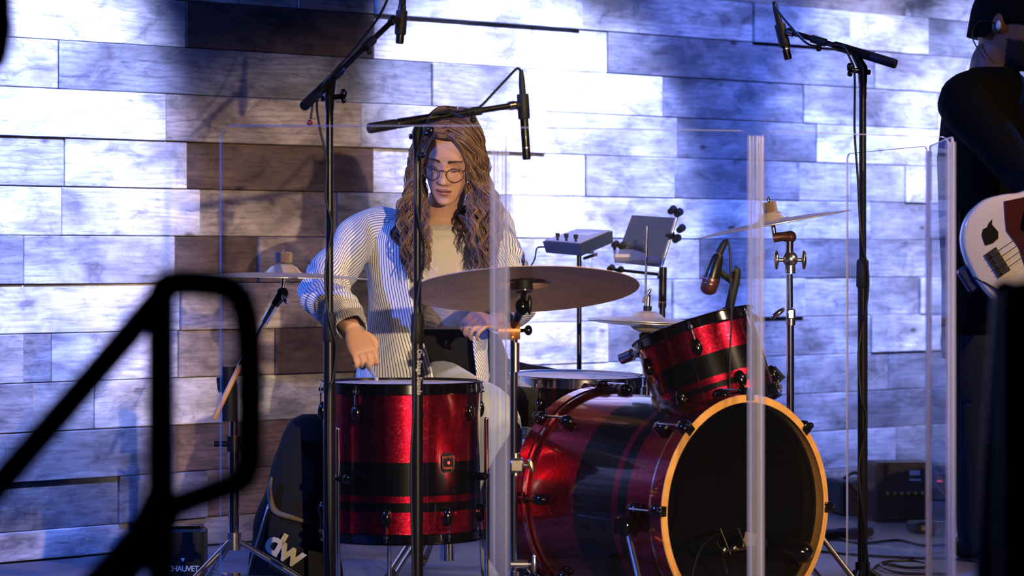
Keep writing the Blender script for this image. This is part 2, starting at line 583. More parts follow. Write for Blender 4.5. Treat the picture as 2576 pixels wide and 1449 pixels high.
# cloth
m_, nt, b = mat('denim_light', (0.50, 0.56, 0.62), 0.85, sheen=0.2)
tc = nd(nt, 'ShaderNodeTexCoord'); n = noise_tex(nt, 14, 6, 0.6, tc.outputs['Object'])
r = ramp(nt, n.outputs[0], [(0.3, (0.38, 0.45, 0.52)), (0.7, (0.60, 0.66, 0.70))]); nt.links.new(r.outputs[0], b.inputs['Base Color'])
n2 = noise_tex(nt, 55, 3, 0.6, tc.outputs['Object']); bump(nt, b, n2.outputs[0], 0.4, 0.003)
m_, nt, b = mat('denim_black', (0.012, 0.0125, 0.015), 0.9, spec=0.15)
tc = nd(nt, 'ShaderNodeTexCoord'); n2 = noise_tex(nt, 45, 4, 0.6, tc.outputs['Object']); bump(nt, b, n2.outputs[0], 0.5, 0.004)
m_, nt, b = mat('tee_cotton', (0.70, 0.62, 0.52), 0.9, sheen=0.2)
tc = nd(nt, 'ShaderNodeTexCoord'); n2 = noise_tex(nt, 16, 3, 0.5, tc.outputs['Object'], 1.2); bump(nt, b, n2.outputs[0], 0.6, 0.012)
m_, nt, b = mat('black_cloth', (0.004, 0.004, 0.0045), 0.95, spec=0.1)
tc = nd(nt, 'ShaderNodeTexCoord'); n2 = noise_tex(nt, 12, 3, 0.5, tc.outputs['Object'], 0.8); bump(nt, b, n2.outputs[0], 0.7, 0.02)
m_, nt, b = mat('striped_shirt', (0.8, 0.8, 0.78), 0.85, sheen=0.1)
uv = nd(nt, 'ShaderNodeUVMap', uv_map='UVMap'); sx = nd(nt, 'ShaderNodeSeparateXYZ'); nt.links.new(uv.outputs[0], sx.inputs[0])
ml = nd(nt, 'ShaderNodeMath', operation='MULTIPLY', i_1=1 / 0.0086); nt.links.new(sx.outputs[0], ml.inputs[0])
fr = nd(nt, 'ShaderNodeMath', operation='FRACT'); nt.links.new(ml.outputs[0], fr.inputs[0])
r = ramp(nt, fr.outputs[0], [(0.0, (0.80, 0.80, 0.77)), (0.52, (0.80, 0.80, 0.77)), (0.64, (0.11, 0.115, 0.15)), (0.86, (0.11, 0.115, 0.15)), (0.96, (0.80, 0.80, 0.77))])
nt.links.new(r.outputs[0], b.inputs['Base Color'])
tc = nd(nt, 'ShaderNodeTexCoord'); n2 = noise_tex(nt, 13, 3, 0.5, tc.outputs['Object'], 1.0); bump(nt, b, n2.outputs[0], 0.5, 0.012)

# skin and hair take their colour from painted tints
def tinted(name, rough, sss=0.0, spec=0.4):
    m_, nt, b = mat(name, (0.5, 0.4, 0.3), rough, sss=sss, spec=spec)
    a = nd(nt, 'ShaderNodeVertexColor', layer_name='tint'); nt.links.new(a.outputs[0], b.inputs['Base Color'])
    return nt, b
tinted('skin', 0.55, 0.25)
tinted('hair', 0.42)

# ================================================================== the setting
Z1 = Vector((0, 0, 1))
random.seed(7)


def u_of(px):
    s = 857.0 * (9100.0 - px) / 9100.0
    return (FPX / s - 8.75) / WALL_D.y


mb = MB()
mb.box((0.5, 11.2, -0.05), (14, 10.6, 0.10), bev=0.005)
stage = struct(mb.build('floor', 'stage_floor', None, 0))
mb = MB(); mb.box((0.5, 1.0, -0.72), (16, 11.0, 0.04))
struct(mb.build('floor_house', 'house_floor', None, 0))
mb = MB(); mb.box((0.5, 5.885, -0.40), (14, 0.03, 0.60))
struct(mb.build('trim_1', 'house_floor', None, 0))

wm = Matrix((WALL_D, -WALL_N, Vector((0, 0, 1)))).transposed()
mb = MB()
U0, U1, HT = -3.2, 9.0, 2.86
mb.box(W((U0 + U1) / 2, HT / 2, -0.06), (U1 - U0, 0.06, HT), wm)
wall = struct(mb.build('wall_back', 'wall_backing', None, 0))

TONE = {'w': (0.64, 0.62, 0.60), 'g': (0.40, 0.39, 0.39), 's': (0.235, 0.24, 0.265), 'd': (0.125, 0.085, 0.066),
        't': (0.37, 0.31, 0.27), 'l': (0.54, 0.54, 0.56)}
ROWS = {  # dark tones left of centre: part stain, part painted-in shade between the washes
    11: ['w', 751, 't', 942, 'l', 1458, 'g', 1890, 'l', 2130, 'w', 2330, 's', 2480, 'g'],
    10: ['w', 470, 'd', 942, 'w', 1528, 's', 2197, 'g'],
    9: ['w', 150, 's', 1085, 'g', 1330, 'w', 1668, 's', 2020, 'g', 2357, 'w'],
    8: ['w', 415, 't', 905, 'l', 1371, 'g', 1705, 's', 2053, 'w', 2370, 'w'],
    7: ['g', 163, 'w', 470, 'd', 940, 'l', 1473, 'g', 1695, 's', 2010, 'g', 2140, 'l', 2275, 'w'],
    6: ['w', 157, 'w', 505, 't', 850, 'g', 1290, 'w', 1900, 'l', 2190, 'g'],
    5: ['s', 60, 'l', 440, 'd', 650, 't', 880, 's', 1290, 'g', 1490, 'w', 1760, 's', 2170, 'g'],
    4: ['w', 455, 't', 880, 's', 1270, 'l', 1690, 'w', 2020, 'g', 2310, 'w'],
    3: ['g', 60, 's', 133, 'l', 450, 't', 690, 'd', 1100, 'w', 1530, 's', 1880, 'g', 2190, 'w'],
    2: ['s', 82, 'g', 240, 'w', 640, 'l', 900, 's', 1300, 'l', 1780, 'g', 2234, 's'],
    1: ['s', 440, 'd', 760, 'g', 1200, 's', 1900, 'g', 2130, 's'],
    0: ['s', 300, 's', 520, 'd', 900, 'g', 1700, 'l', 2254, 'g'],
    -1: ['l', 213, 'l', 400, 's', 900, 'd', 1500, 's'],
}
ROW_H, ROW_Z = 0.1459, 0.091
plank_mb = {}


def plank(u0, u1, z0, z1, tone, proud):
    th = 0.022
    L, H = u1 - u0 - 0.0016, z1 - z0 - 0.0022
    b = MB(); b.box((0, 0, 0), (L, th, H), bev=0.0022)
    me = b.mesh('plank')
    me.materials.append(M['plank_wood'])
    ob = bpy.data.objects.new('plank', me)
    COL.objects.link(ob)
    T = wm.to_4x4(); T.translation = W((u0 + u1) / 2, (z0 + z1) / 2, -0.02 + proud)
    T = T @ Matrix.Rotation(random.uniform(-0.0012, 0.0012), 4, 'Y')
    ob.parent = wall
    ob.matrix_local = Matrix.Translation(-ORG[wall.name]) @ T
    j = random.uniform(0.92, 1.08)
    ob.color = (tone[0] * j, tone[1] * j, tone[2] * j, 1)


for k in range(-1, 18):
    z0 = max(0.004, ROW_Z + ROW_H * k); z1 = ROW_Z + ROW_H * (k + 1)
    if k in ROWS:
        r = ROWS[k]
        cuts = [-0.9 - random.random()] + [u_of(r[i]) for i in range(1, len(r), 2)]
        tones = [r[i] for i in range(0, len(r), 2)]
    else:
        cuts = [-0.9 - random.random()]; tones = [random.choice('wgsltd')]
    while cuts[0] > U0:
        cuts.insert(0, max(U0, cuts[0] - random.uniform(0.7, 1.5))); tones.insert(0, random.choice('wgslt'))
    while cuts[-1] < U1 - 0.5:
        cuts.append(cuts[-1] + random.uniform(0.7, 1.5)); tones.append(random.choice('wgsltd'))
    cuts[-1] = max(cuts[-1], U1)
    tones = tones[:len(cuts) - 1]
    for i in range(len(cuts) - 1):
        pr = random.choice((0.0, 0.0, 0.004, 0.007, 0.012))
        if k == 11 and tones[i] == 'l':
            pr = 0.018
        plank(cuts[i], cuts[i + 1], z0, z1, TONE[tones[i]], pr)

# ================================================================== drum shield
HINGE = [(540, 6.40), (1258, 6.40), (1903, 6.60), (2398, 6.95), (2338, 7.56), (2127, 8.15)]
SH = [Vector(((px - 1288) / FPX * y, y, 0)) for px, y in HINGE]
shield = thing('drum_shield', 'clear acrylic folding drum shield of tall hinged panels around the drum kit', 'drum shield', (SH[1].x, SH[1].y, 0))
TOPS = [1.187, 1.184, 1.184, 1.186, 1.186]
for i in range(5):
    a, b_ = SH[i], SH[i + 1]
    d = (b_ - a).normalized(); L = (b_ - a).length
    g = 0.012
    h = TOPS[i]; rc = 0.026
    poly = [(g, 0.004), (L - g, 0.004)]
    for t in range(0, 7):
        an = math.pi / 2 * t / 6
        poly.append((L - g - rc + rc * math.cos(an), h - rc + rc * math.sin(an)))
    for t in range(0, 7):
        an = math.pi / 2 + math.pi / 2 * t / 6
        poly.append((g + rc + rc * math.cos(an), h - rc + rc * math.sin(an)))
    mb = MB(); e_ = 0.0017; nn = Vector((d.y, -d.x, 0)); cx_, cz_ = L / 2, h / 2
    inn = [(max(g + e_, min(L - g - e_, x)), max(0.004 + e_, min(h - e_, z))) for x, z in poly]
    lay = []
    for pl_, t in ((inn, -.003), (poly, -.0012), (poly, .0012), (inn, .003)):
        lay.append([a + d * x + Z1 * z + nn * t for x, z in pl_])
    n_ = len(poly); b0 = mb.rings(lay, caps=False, mi=1)
    mb.f.append([b0 + k for k in range(n_)][::-1]); mb.mi.append(0)
    mb.f.append([b0 + 3 * n_ + k for k in range(n_)]); mb.mi.append(0)
    mb.build('panel', ['acrylic', 'acrylic_edge_glow'], shield, 30)
for i in range(6):
    c = SH[i]
    if i in (0, 5):
        continue
    da = (SH[i] - SH[i - 1]).normalized(); db = (SH[i + 1] - SH[i]).normalized()
    mb = MB()
    top = 1.135 if i == 1 else 1.172
    off = Vector((-0.01 * 0, -0.006, 0))
    for k, (q, r) in enumerate(((c - da * 0.017, 0.0055), (c - da * 0.0085, 0.004), (c + off, 0.0062), (c + db * 0.0085, 0.004), (c + db * 0.017, 0.0055))):
        mb.cyl((q.x, q.y, 0.01), (q.x, q.y, top), r, n=12)
    hinge = mb.build('hinge', 'hinge_clear', shield, 40)

# ================================================================== drums
def drum_head(parent, o, axis, R, h, m, name='drum_head'):
    mb = MB(); mb.lathe([(0, h + 0.0004), (R - 0.012, h), (R - 0.002, h - 0.004), (R - 0.002, h - 0.008)], o, axis, 48)
    return mb.build(name, m, parent, 60)


def drum_shell(parent, o, axis, R, bands, th=0.006):
    """bands: list of (h0, h1, material index)"""
    prof = []; bi = []
    for (h0, h1, m) in bands:
        prof.append((R, h0)); bi.append(m)
    prof.append((R, bands[-1][1])); bi.append(2)
    prof.append((R - th, bands[-1][1])); bi.append(2)
    prof.append((R - th, bands[0][0])); bi.append(2)
    mb = MB(); mb.lathe(prof, o, axis, 72, closed=True, bands=bi)
    return mb.build('shell', ['red_sparkle', 'black_wrap', 'black_matte'], parent, 30)


def steel_hoop(parent, o, axis, R, h, up, m='black_gloss'):
    """triple flanged hoop; up = +1 on the top side"""
    mb = MB()
    prof = [(R + 0.001, -0.012), (R + 0.012, -0.012), (R + 0.012, -0.0095), (R + 0.0045, -0.0095), (R + 0.0035, 0.012), (R + 0.009, 0.0135), (R + 0.009, 0.016), (R + 0.001, 0.015)]
    mb.lathe([(r, h + up * z) for r, z in prof], o, axis, 72, closed=True)
    return mb.build('hoop', m, parent, 35)


def lug_set(parent, o, axis, R, h_lug, h_hoop, n, phase, ref=None, lugm='lug_black', size=1.0):
    x, y, a = basis(axis, ref)
    for k in range(n):
        t = math.radians(phase) + 2 * math.pi * k / n
        d = x * math.cos(t) + y * math.sin(t); tg = a.cross(d)
        Rm = Matrix((tg, d, a)).transposed()
        mb = MB()
        mb.sphere(o + a * h_lug + d * (R + 0.004), 0.0165 * size, 14, 10, (0.85, 0.75, 1.45), Rm)
        mb.cyl(o + a * (h_lug + 0.008) + d * (R - 0.002), o + a * (h_lug + 0.008) + d * (R + 0.010), 0.006, n=8)
        lug = mb.build('lug', lugm, parent, 60)
        mb = MB()
        sg = 1 if h_hoop > h_lug else -1
        p = o + d * (R + 0.0085)
        mb.cyl(p + a * (h_lug + sg * 0.012), p + a * (h_hoop + sg * 0.012), 0.0026, n=8)
        mb.cyl(p + a * (h_hoop - sg * 0.004), p + a * (h_hoop + sg * 0.004), 0.0062, n=10)
        mb.box(p + a * (h_hoop + sg * 0.009), (0.006, 0.006, 0.011), Rm, 0.001)
        mb.build('tension_rod', 'chrome', lug, 40)


def badge(parent, o, axis, d, R, h, w, hh):
    a = Vector(axis).normalized(); d = Vector(d).normalized(); tg = a.cross(d)
    c = 0.22
    poly = [(-w / 2 + c * w, -hh / 2), (w / 2 - c * w, -hh / 2), (w / 2, -hh / 2 + c * w), (w / 2, hh / 2 - c * w), (w / 2 - c * w, hh / 2), (-w / 2 + c * w, hh / 2), (-w / 2, hh / 2 - c * w), (-w / 2, -hh / 2 + c * w)]
    mb = MB(); mb.prism(poly, o + a * h + d * (R + 0.002), tg, a, 0.003)
    bd = mb.build('badge', 'black_matte', parent, 0)
    mb = MB(); p0 = o + a * h + d * (R + 0.0038)
    pin = [(x_ * 0.93, y_ * 0.95) for x_, y_ in poly]
    for (x0, y0), (x1, y1) in zip(poly, poly[1:] + poly[:1]):
        mb.cyl(p0 + tg * x0 * 0.92 + a * y0 * 0.94, p0 + tg * x1 * 0.92 + a * y1 * 0.94, 0.0007, n=6)
    mb.build('badge_border', 'nickel', bd, 40)
    mb = MB(); mb.cyl(p0 - d * 0.002, p0 + d * 0.002, 0.0042, n=14); mb.build('vent_eyelet', 'chrome', bd, 40)
    text_part('badge_lettering', 'GRETSCH', w * 0.24, p0 + a * hh * 0.28, tg, a, 'nickel', bd)
    text_part('badge_lettering', 'Catalina', w * 0.22, p0 - a * hh * 0.26 - tg * w * 0.05, tg, a, 'nickel', bd, shear=0.3)
    return bd


# ---- bass drum
PHI = math.radians(39)
KN = Vector((math.sin(PHI), -math.cos(PHI), 0))            # out of the front head
KO = Vector(((1880 - 1288) / FPX * 7.28, 7.28, 0.287))     # centre of the front hoop
KR, KL = 0.270, 0.57
kick = thing('bass_drum', 'red sparkle bass drum with black stripes and amber wooden front hoop', 'drum', (KO.x - KN.x * .28, KO.y - KN.y * .28, 0))
drum_shell(kick, KO, -KN, KR - 0.004, [(0.03, 0.145, 0), (0.145, 0.180, 1), (0.180, 0.200, 0), (0.200, 0.345, 1), (0.345, 0.54, 0)])


def wood_hoop(h0, h1, front):
    mb = MB()
    prof = [(KR - 0.008, h0), (KR + 0.008, h0), (KR + 0.0105, h0 + 0.003), (KR + 0.0105, h1), (KR - 0.003, h1), (KR - 0.006, h0 + 0.004)]
    mb.lathe(prof, KO, -KN, 96, closed=True, bands=[0, 0, 1, 1, 0, 0] if front else [1, 1, 1, 1, 0, 0])
    h = mb.build('hoop', ['maple', 'red_sparkle'], kick, 35)
    mb = MB(); hc = h1 + 0.004 if front else h0 - 0.004
    mb.lathe([(KR + 0.001, hc - 0.005), (KR + 0.007, hc - 0.005), (KR + 0.007, hc + 0.005), (KR + 0.001, hc + 0.005)], KO, -KN, 96, closed=True)
    mb.build('flesh_ring', 'chrome', h, 35)
    return h


fh = wood_hoop(0.0, 0.042, True)
fh['label'] = 'amber wooden front hoop with red sparkle side'
wood_hoop(0.53, 0.57, False)
mb = MB(); mb.lathe([(0, 0.036), (KR - 0.004, 0.036), (KR - 0.004, 0.040)], KO, -KN, 64)
mb.build('front_head', 'smoked_film', kick, 60)
mb = MB(); mb.lathe([(0, 0.545), (KR - 0.004, 0.545), (KR - 0.004, 0.551), (0, 0.551)], KO, -KN, 64)
mb.build('batter_head', 'dark_head', kick, 60)
kx, ky, ka = basis(-KN, (0, 0, 1))
for (h_lug, h_claw, sg) in ((0.105, 0.018, -1), (0.465, 0.552, 1)):
    for k in range(8):
        t = math.radians(2 + 45 * k)
        d = kx * math.cos(t) + ky * math.sin(t); tg = ka.cross(d); Rm = Matrix((tg, d, ka)).transposed()
        mb = MB(); mb.sphere(KO + ka * h_lug + d * (KR + 0.006), 0.019, 14, 10, (0.85, 0.85, 1.35), Rm)
        lug = mb.build('lug', 'lug_black', kick, 60)
        mb = MB(); p = KO + d * (KR + 0.020)
        mb.cyl(p + ka * h_lug, p + ka * (h_claw + sg * 0.012), 0.003, n=8)
        mb.build('tension_rod', 'chrome', lug, 40)
        mb = MB()
        mb.box(p + ka * h_claw, (0.030, 0.016, 0.034), Rm, 0.006)
        mb.box(p + ka * (h_claw + sg * 0.016) - d * 0.011, (0.028, 0.030, 0.008), Rm, 0.003)
        mb.sphere(p + ka * (h_claw + sg * 0.022), 0.0085, 10, 8)
        mb.build('claw', 'lug_black', lug, 60)
# spurs
for sg in (-1, 1):
    side = kx * sg
    p0 = KO + ka * 0.11 + side * (KR + 0.026) - Vector((0, 0, 0.03))
    p1 = p0 + side * 0.085 + KN * 0.19; p1.z = 0.012
    mb = MB(); mb.box(p0, (0.05, 0.05, 0.05), Matrix((side, ka, Vector((0, 0, 1)))).transposed(), 0.008); sb = mb.build('spur_bracket', 'black_gloss', kick, 40)
    mb = MB(); mb.cyl(p0, p1, 0.0075, n=12); mb.cyl(p1 - (p1 - p0).normalized() * 0.02, p1, 0.011, 0.006, n=12); mb.build('spur', 'dull_chrome', sb, 40)
# what stands inside the drum: a microphone on a plate
ic = KO + ka * 0.20
imic = thing('microphone', 'dark bass drum microphone lying inside the bass drum', 'microphone', (ic.x, ic.y, 0.06))
mb = MB(); mb.tube(smooth_path([P(1935, 1362, 7.46), P(1950, 1368, 7.45), P(1985, 1380, 7.43), P(2020, 1392, 7.41), P(2036, 1402, 7.40)]), [0.018, 0.028, 0.034, 0.030, 0.016], 18); mb.build('microphone_body', 'black_gloss', imic, 50)
mb = MB(); mb.tube([P(1812, 1330, 7.5), P(1838, 1395, 7.47), P(1885, 1396, 7.46), P(1857, 1328, 7.49)], 0.0018, 8); mb.build('wire_bracket', 'nickel', imic, 40)
mb = MB(); mb.tube([P(1828, 1440, 7.50), P(1816, 1395, 7.50), P(1802, 1362, 7.50)], [0.012, 0.011, 0.009], 10, flat=.4); mb.tube([P(1800, 1500, 7.5), P(1828, 1436, 7.50)], 0.011, 10, flat=.4); mb.cyl(P(1820, 1386, 7.49), P(1950, 1372, 7.46), 0.006, n=10); mb.sphere(P(1820, 1384, 7.485), 0.011, 12, 8); mb.sphere(P(1846, 1379, 7.475), 0.009, 12, 8); mb.build('bracket', 'nickel', imic, 40)
mb = MB(); mb.box(P(1886, 1360, 7.48), (0.030, 0.004, 0.040), Matrix.Rotation(0.2, 3, 'Y')); mb.build('label_plate', mat('label_tan', (0.22, 0.19, 0.14), 0.7)[0], imic, 0)
mb = MB(); mb.tube(smooth_path([P(1935, 1362, 7.46), P(1870, 1330, 7.52), P(1815, 1340, 7.55), P(1770, 1370, 7.56), P(1745, 1430, 7.56), P(1742, 1480, 7.56)]), .0028, 8); mb.build('cable', 'cable_black', imic, 60)

# ---- floor tom
FO = Vector(((1010 - 1288) / FPX * 7.68, 7.68, 0)); Z1 = Vector((0, 0, 1))
FR = 0.203
ft = thing('floor_tom', 'red sparkle floor tom with black stripes standing in front of the drummer', 'drum', FO)
FT, FB = 0.585, 0.180
drum_shell(ft, FO, Z1, FR, [(FB + 0.012, FB + 0.082, 0), (FB + 0.082, FB + 0.106, 1), (FB + 0.106, FB + 0.122, 0), (FB + 0.122, FB + 0.207, 1), (FB + 0.207, FT - 0.012, 0)])
steel_hoop(ft, FO, Z1, FR, FT - 0.016, 1)
steel_hoop(ft, FO, Z1, FR, FB + 0.016, -1)
drum_head(ft, FO, Z1, FR, FT - 0.006, 'white_head')
mb = MB(); mb.lathe([(0, FB + 0.006), (FR - 0.002, FB + 0.006), (FR - 0.002, FB + 0.012)], FO, Z1, 48); mb.build('drum_head', 'dark_head', ft, 60)
lug_set(ft, FO, Z1, FR, FT - 0.075, FT - 0.02, 8, 14, (1, 0, 0))
lug_set(ft, FO, Z1, FR, FB + 0.068, FB + 0.02, 8, 36.5, (1, 0, 0))
fd = Vector((0.60, -0.80, 0))
badge(ft, FO, Z1, fd, FR, FB + 0.205, 0.037, 0.05)
for (ang, top) in ((-131, 0.47), (-20, 0.49), (100, 0.49)):
    d = Vector((math.cos(math.radians(ang)), math.sin(math.radians(ang)), 0))
    p = FO + d * (FR + 0.030)
    mb = MB(); mb.cyl(p + Z1 * 0.02, p + Z1 * top, 0.0058, n=12); mb.sphere(p + Z1 * top, 0.0058, 10, 6)
    lg = mb.build('leg', 'chrome', ft, 40)
    mb = MB(); mb.cyl(p + Z1 * 0.0, p + Z1 * 0.045, 0.014, 0.010, n=12); mb.build('rubber_foot', 'black_rubber', lg, 40)
    mb = MB(); Rm = Matrix((Vector((-d.y, d.x, 0)), d, Z1)).transposed()
    mb.box(FO + d * (FR + 0.016) + Z1 * 0.345, (0.044, 0.04, 0.020), Rm, 0.006)
    mb.sphere(p + Vector((-d.y, d.x, 0)) * 0.03 + Z1 * 0.345, 0.012, 10, 8, (1.6, 0.5, 1), Rm); mb.build('leg_bracket', 'black_gloss', lg, 40)

# ---- rack tom, tilted towards the drummer
TN = Vector((-0.30, 0.16, 0.94)).normalized()
TO = P(1742, 822, 7.56)          # centre of the top rim
TR = 0.153; TL = 0.232
rt = thing('rack_tom', 'tilted red sparkle rack tom with black stripes above the bass drum', 'drum', (TO.x, TO.y, TO.z - 0.2))
drum_shell(rt, TO, -TN, TR, [(0.012, 0.094, 0), (0.094, 0.152, 1), (0.152, 0.168, 0), (0.168, 0.183, 1), (0.183, TL - 0.010, 0)])
steel_hoop(rt, TO, TN, TR, -0.014, 1)
steel_hoop(rt, TO, TN, TR, -TL + 0.014, -1)
drum_head(rt, TO, TN, TR, -0.004, 'white_head')
mb = MB(); mb.lathe([(0, -TL + 0.006), (TR - 0.002, -TL + 0.006), (TR - 0.002, -TL + 0.012)], TO, TN, 48); mb.build('drum_head', 'dark_head', rt, 60)
lug_set(rt, TO, TN, TR, -0.070, -0.018, 6, 22, (0, 0, 1), size=0.95)
lug_set(rt, TO, TN, TR, -TL + 0.055, -TL + 0.018, 6, 52, (0, 0, 1), size=0.95)
tx = (Vector((0.90, -0.44, 0)) - TN * Vector((0.90, -0.44, 0)).dot(TN)).normalized()
badge(rt, TO, TN, tx, TR, -0.120, 0.032, 0.045)
# tom arm down into the bass drum
ta = TO - TN * 0.12 + Vector((0.06, 0.14, 0)); 
mb = MB(); mb.tube(smooth_path([TO - TN * 0.14 + Vector((0.02, 0.147, 0)), TO - TN * 0.13 + Vector((0.03, 0.20, -0.01)), TO + Vector((0.02, 0.21, -0.20)), Vector((TO.x + 0.02, TO.y + 0.205, KO.z + KR - 0.02))]), 0.0115, 12)
arm = mb.build('mounting_arm', 'chrome', rt, 50)
# tension post with knurled knob on the left side
k0 = P(1620, 880, 7.62); k1 = P(1563, 903, 7.66)
mb = MB(); mb.cyl(k0, k0.lerp(k1, 0.6), 0.0085, n=14); mb.cyl(k0.lerp(k1, 0.5), k1, 0.0155, 0.0145, n=18); mb.build('tilter_knob', 'nickel', rt, 35)

# ---- snare
SO = P(1452, 941, 8.03); SN_ = Vector((0.02, -0.03, 1)).normalized(); SR = 0.175
sn = thing('snare_drum', 'black snare drum with chrome hoops at the drummer\'s knees', 'drum', (SO.x, SO.y, SO.z - 0.2))
drum_shell(sn, SO, -SN_, SR, [(0.012, 0.15, 1)])
steel_hoop(sn, SO, SN_, SR, -0.016, 1, 'chrome')
steel_hoop(sn, SO, SN_, SR, -0.146, -1, 'chrome')
drum_head(sn, SO, SN_, SR, -0.004, 'white_head')
lug_set(sn, SO, SN_, SR, -0.08, -0.022, 8, 10, (1, 0, 0), 'lug_black')
st = thing('snare_stand', 'chrome tripod stand carrying the black snare drum', 'stand', (SO.x, SO.y, 0))
mb = MB(); mb.cyl((SO.x, SO.y, 0.16), (SO.x, SO.y, SO.z - 0.20), 0.012, n=12); mb.build('post', 'chrome', st)
for k in range(3):
    t = math.radians(40 + 120 * k); d = Vector((math.cos(t), math.sin(t), 0)); c = Vector((SO.x, SO.y, 0))
    mb = MB(); mb.tube([c + Z1 * 0.25 + d * 0.014, c + d * 0.20 + Z1 * 0.012], 0.007, 8); mb.build('leg', 'chrome', st)
    mb = MB(); mb.tube([c + Z1 * (SO.z - 0.20), c + d * 0.15 + Z1 * (SO.z - 0.175), c + d * (SR + 0.006) + Z1 * (SO.z - 0.168)], 0.005, 8); mb.build('basket_arm', 'chrome', st)

# ================================================================== cymbals and their stands
def cymbal(name, label, o, axis, R, m, bell=None, thick=0.0014):
    o = Vector(o); br = 0.20 * R if bell is None else bell
    pro = [(0.006, 0.030 * R / 0.25), (br * 0.45, 0.028 * R / 0.25), (br * 0.8, 0.018 * R / 0.25), (br, 0.006 * R / 0.25), (br * 1.12, 0.002)]
    for t in (0.25, 0.5, 0.75, 0.9, 1.0):
        r = br * 1.12 + (R - br * 1.12) * t
        pro.append((r, 0.002 - 0.055 * R * t ** 1.7))
    low = [(r, h - thick) for r, h in reversed(pro)]
    mb = MB(); mb.lathe(pro + low, (0, 0, 0), (0, 0, 1), 96, closed=True)
    me = mb.mesh(name)
    x, y, a = basis(axis)
    T = Matrix((x, y, a)).transposed().to_4x4(); T.translation = o
    ob = link_mesh(name, me, m, None, 30)
    ob.matrix_world = T
    tag(ob, label, 'cymbal')
    return ob


def wingnut(mb, p, axis, s=1.0):
    x, y, a = basis(axis)
    mb.cyl(p, p + a * 0.012 * s, 0.006 * s, n=10)
    for sg in (-1, 1):
        mb.sphere(p + a * 0.013 * s + x * sg * 0.011 * s, 0.008 * s, 10, 8, (1.0, 0.35, 1.1), Matrix((x, y, a)).transposed())


def tripod(parent, c, hub_z, spread, rot, m='chrome', r=0.007, foot=True):
    for k in range(3):
        t = math.radians(rot + 120 * k); d = Vector((math.cos(t), math.sin(t), 0))
        tg = Vector((-d.y, d.x, 0))
        mb = MB()
        mb.tube([c + Z1 * hub_z + d * 0.018, c + d * (spread - 0.04) + Z1 * 0.022, c + d * spread + Z1 * 0.010], r, 10)
        lg = mb.build('leg', m, parent)
        mb = MB(); mb.tube([c + Z1 * (hub_z * 0.45) + d * 0.012, c + d * spread * 0.55 + Z1 * (hub_z * 0.45)], r * 0.55, 8); mb.build('brace', m, lg)
        if foot:
            mb = MB(); mb.tube([c + d * (spread - 0.03) + Z1 * 0.018, c + d * (spread + 0.012) + Z1 * 0.008], [0.011, 0.0075], 10); mb.build('rubber_foot', 'black_rubber', lg)
    mb = MB(); mb.cyl(c + Z1 * (hub_z - 0.02), c + Z1 * (hub_z + 0.025), 0.019, n=16); mb.cyl(c + Z1 * (hub_z * 0.45 - 0.012), c + Z1 * (hub_z * 0.45 + 0.012), 0.017, n=16)
    return mb.build('hub', m, parent)


# ---- left crash on a boom stand
LC = P(713, 688, 7.72); ln = Vector((0.02, 0.008, 1)).normalized()
cymbal('crash_cymbal', 'thin bronze crash cymbal level at the left above the floor tom', LC, ln, 0.219, 'bronze')
ls = thing('cymbal_stand', 'chrome boom cymbal stand carrying the left crash cymbal', 'stand', (P(588, 1400, 7.72).x, 7.72, 0))
mb = MB(); mb.cyl(LC - ln * 0.012, LC + ln * 0.058, 0.0032, n=8); wingnut(mb, LC + ln * 0.050, ln, 0.6); mb.build('cymbal_rod', 'chrome', ls)
mb = MB(); mb.lathe([(0, 0.028), (0.020, 0.028), (0.0225, 0.031), (0.0225, 0.053), (0.020, 0.056), (0, 0.056)], LC, ln, 24); mb.build('felt', 'felt', ls, 35)
mb = MB(); mb.cyl(LC + ln * 0.020, LC + ln * 0.030, 0.006, n=10); mb.cyl(LC - ln * 0.006, LC + ln * 0.004, 0.012, n=12); mb.build('sleeve', 'black_rubber', ls)
t0 = P(711, 738, 7.72); t1 = P(690, 768, 7.72)
mb = MB(); mb.cyl(LC - ln * 0.004, t0, 0.0052, n=10); mb.build('cymbal_post', 'chrome', ls)
mb = MB(); mb.sphere(t0, 0.016, 14, 10, (1, 0.8, 1)); mb.cyl(t0, t1, 0.014, 0.011, n=14); mb.cyl(t0 - Vector((0, 0.018, 0)), t0 + Vector((0, 0.018, 0)), 0.012, n=14); mb.build('tilter', 'black_gloss', ls, 50)
mb = MB(); x, y, a = basis((0.4, -0.3, -0.6)); mb.sphere(P(715, 752, 7.70), 0.014, 12, 8, (0.3, 0.5, 1.2), Matrix((x, y, a)).transposed()); mb.build('wing_bolt', 'chrome', ls, 60)
j0 = P(575, 965, 7.72)
mb = MB(); mb.cyl(t1, j0, 0.0058, n=12); mb.cyl(t1, t1.lerp(j0, 0.22), 0.0095, n=12); mb.build('boom_arm', 'chrome', ls)
mb = MB(); mb.cyl(P(548, 968, 7.72), P(592, 962, 7.72), 0.020, n=18); mb.build('boom_joint', 'black_metal', ls)
c = Vector((P(588, 1400, 7.72).x, 7.72, 0))
mb = MB(); mb.cyl(c + Z1 * 0.16, c + Z1 * 0.42, 0.014, n=14); mb.cyl(c + Z1 * 0.40, Vector((c.x, c.y, j0.z)), 0.011, n=14); mb.build('post', 'chrome', ls)
mb = MB(); mb.cyl(c + Z1 * 0.40, c + Z1 * 0.44, 0.019, n=14); mb.cyl(c + Z1 * 0.42 - Vector((0.05, 0, 0)), c + Z1 * 0.42, 0.008, n=10); mb.build('height_clamp', 'black_metal', ls)
tripod(ls, c, 0.165, 0.30, -5, 'dull_chrome', 0.008)
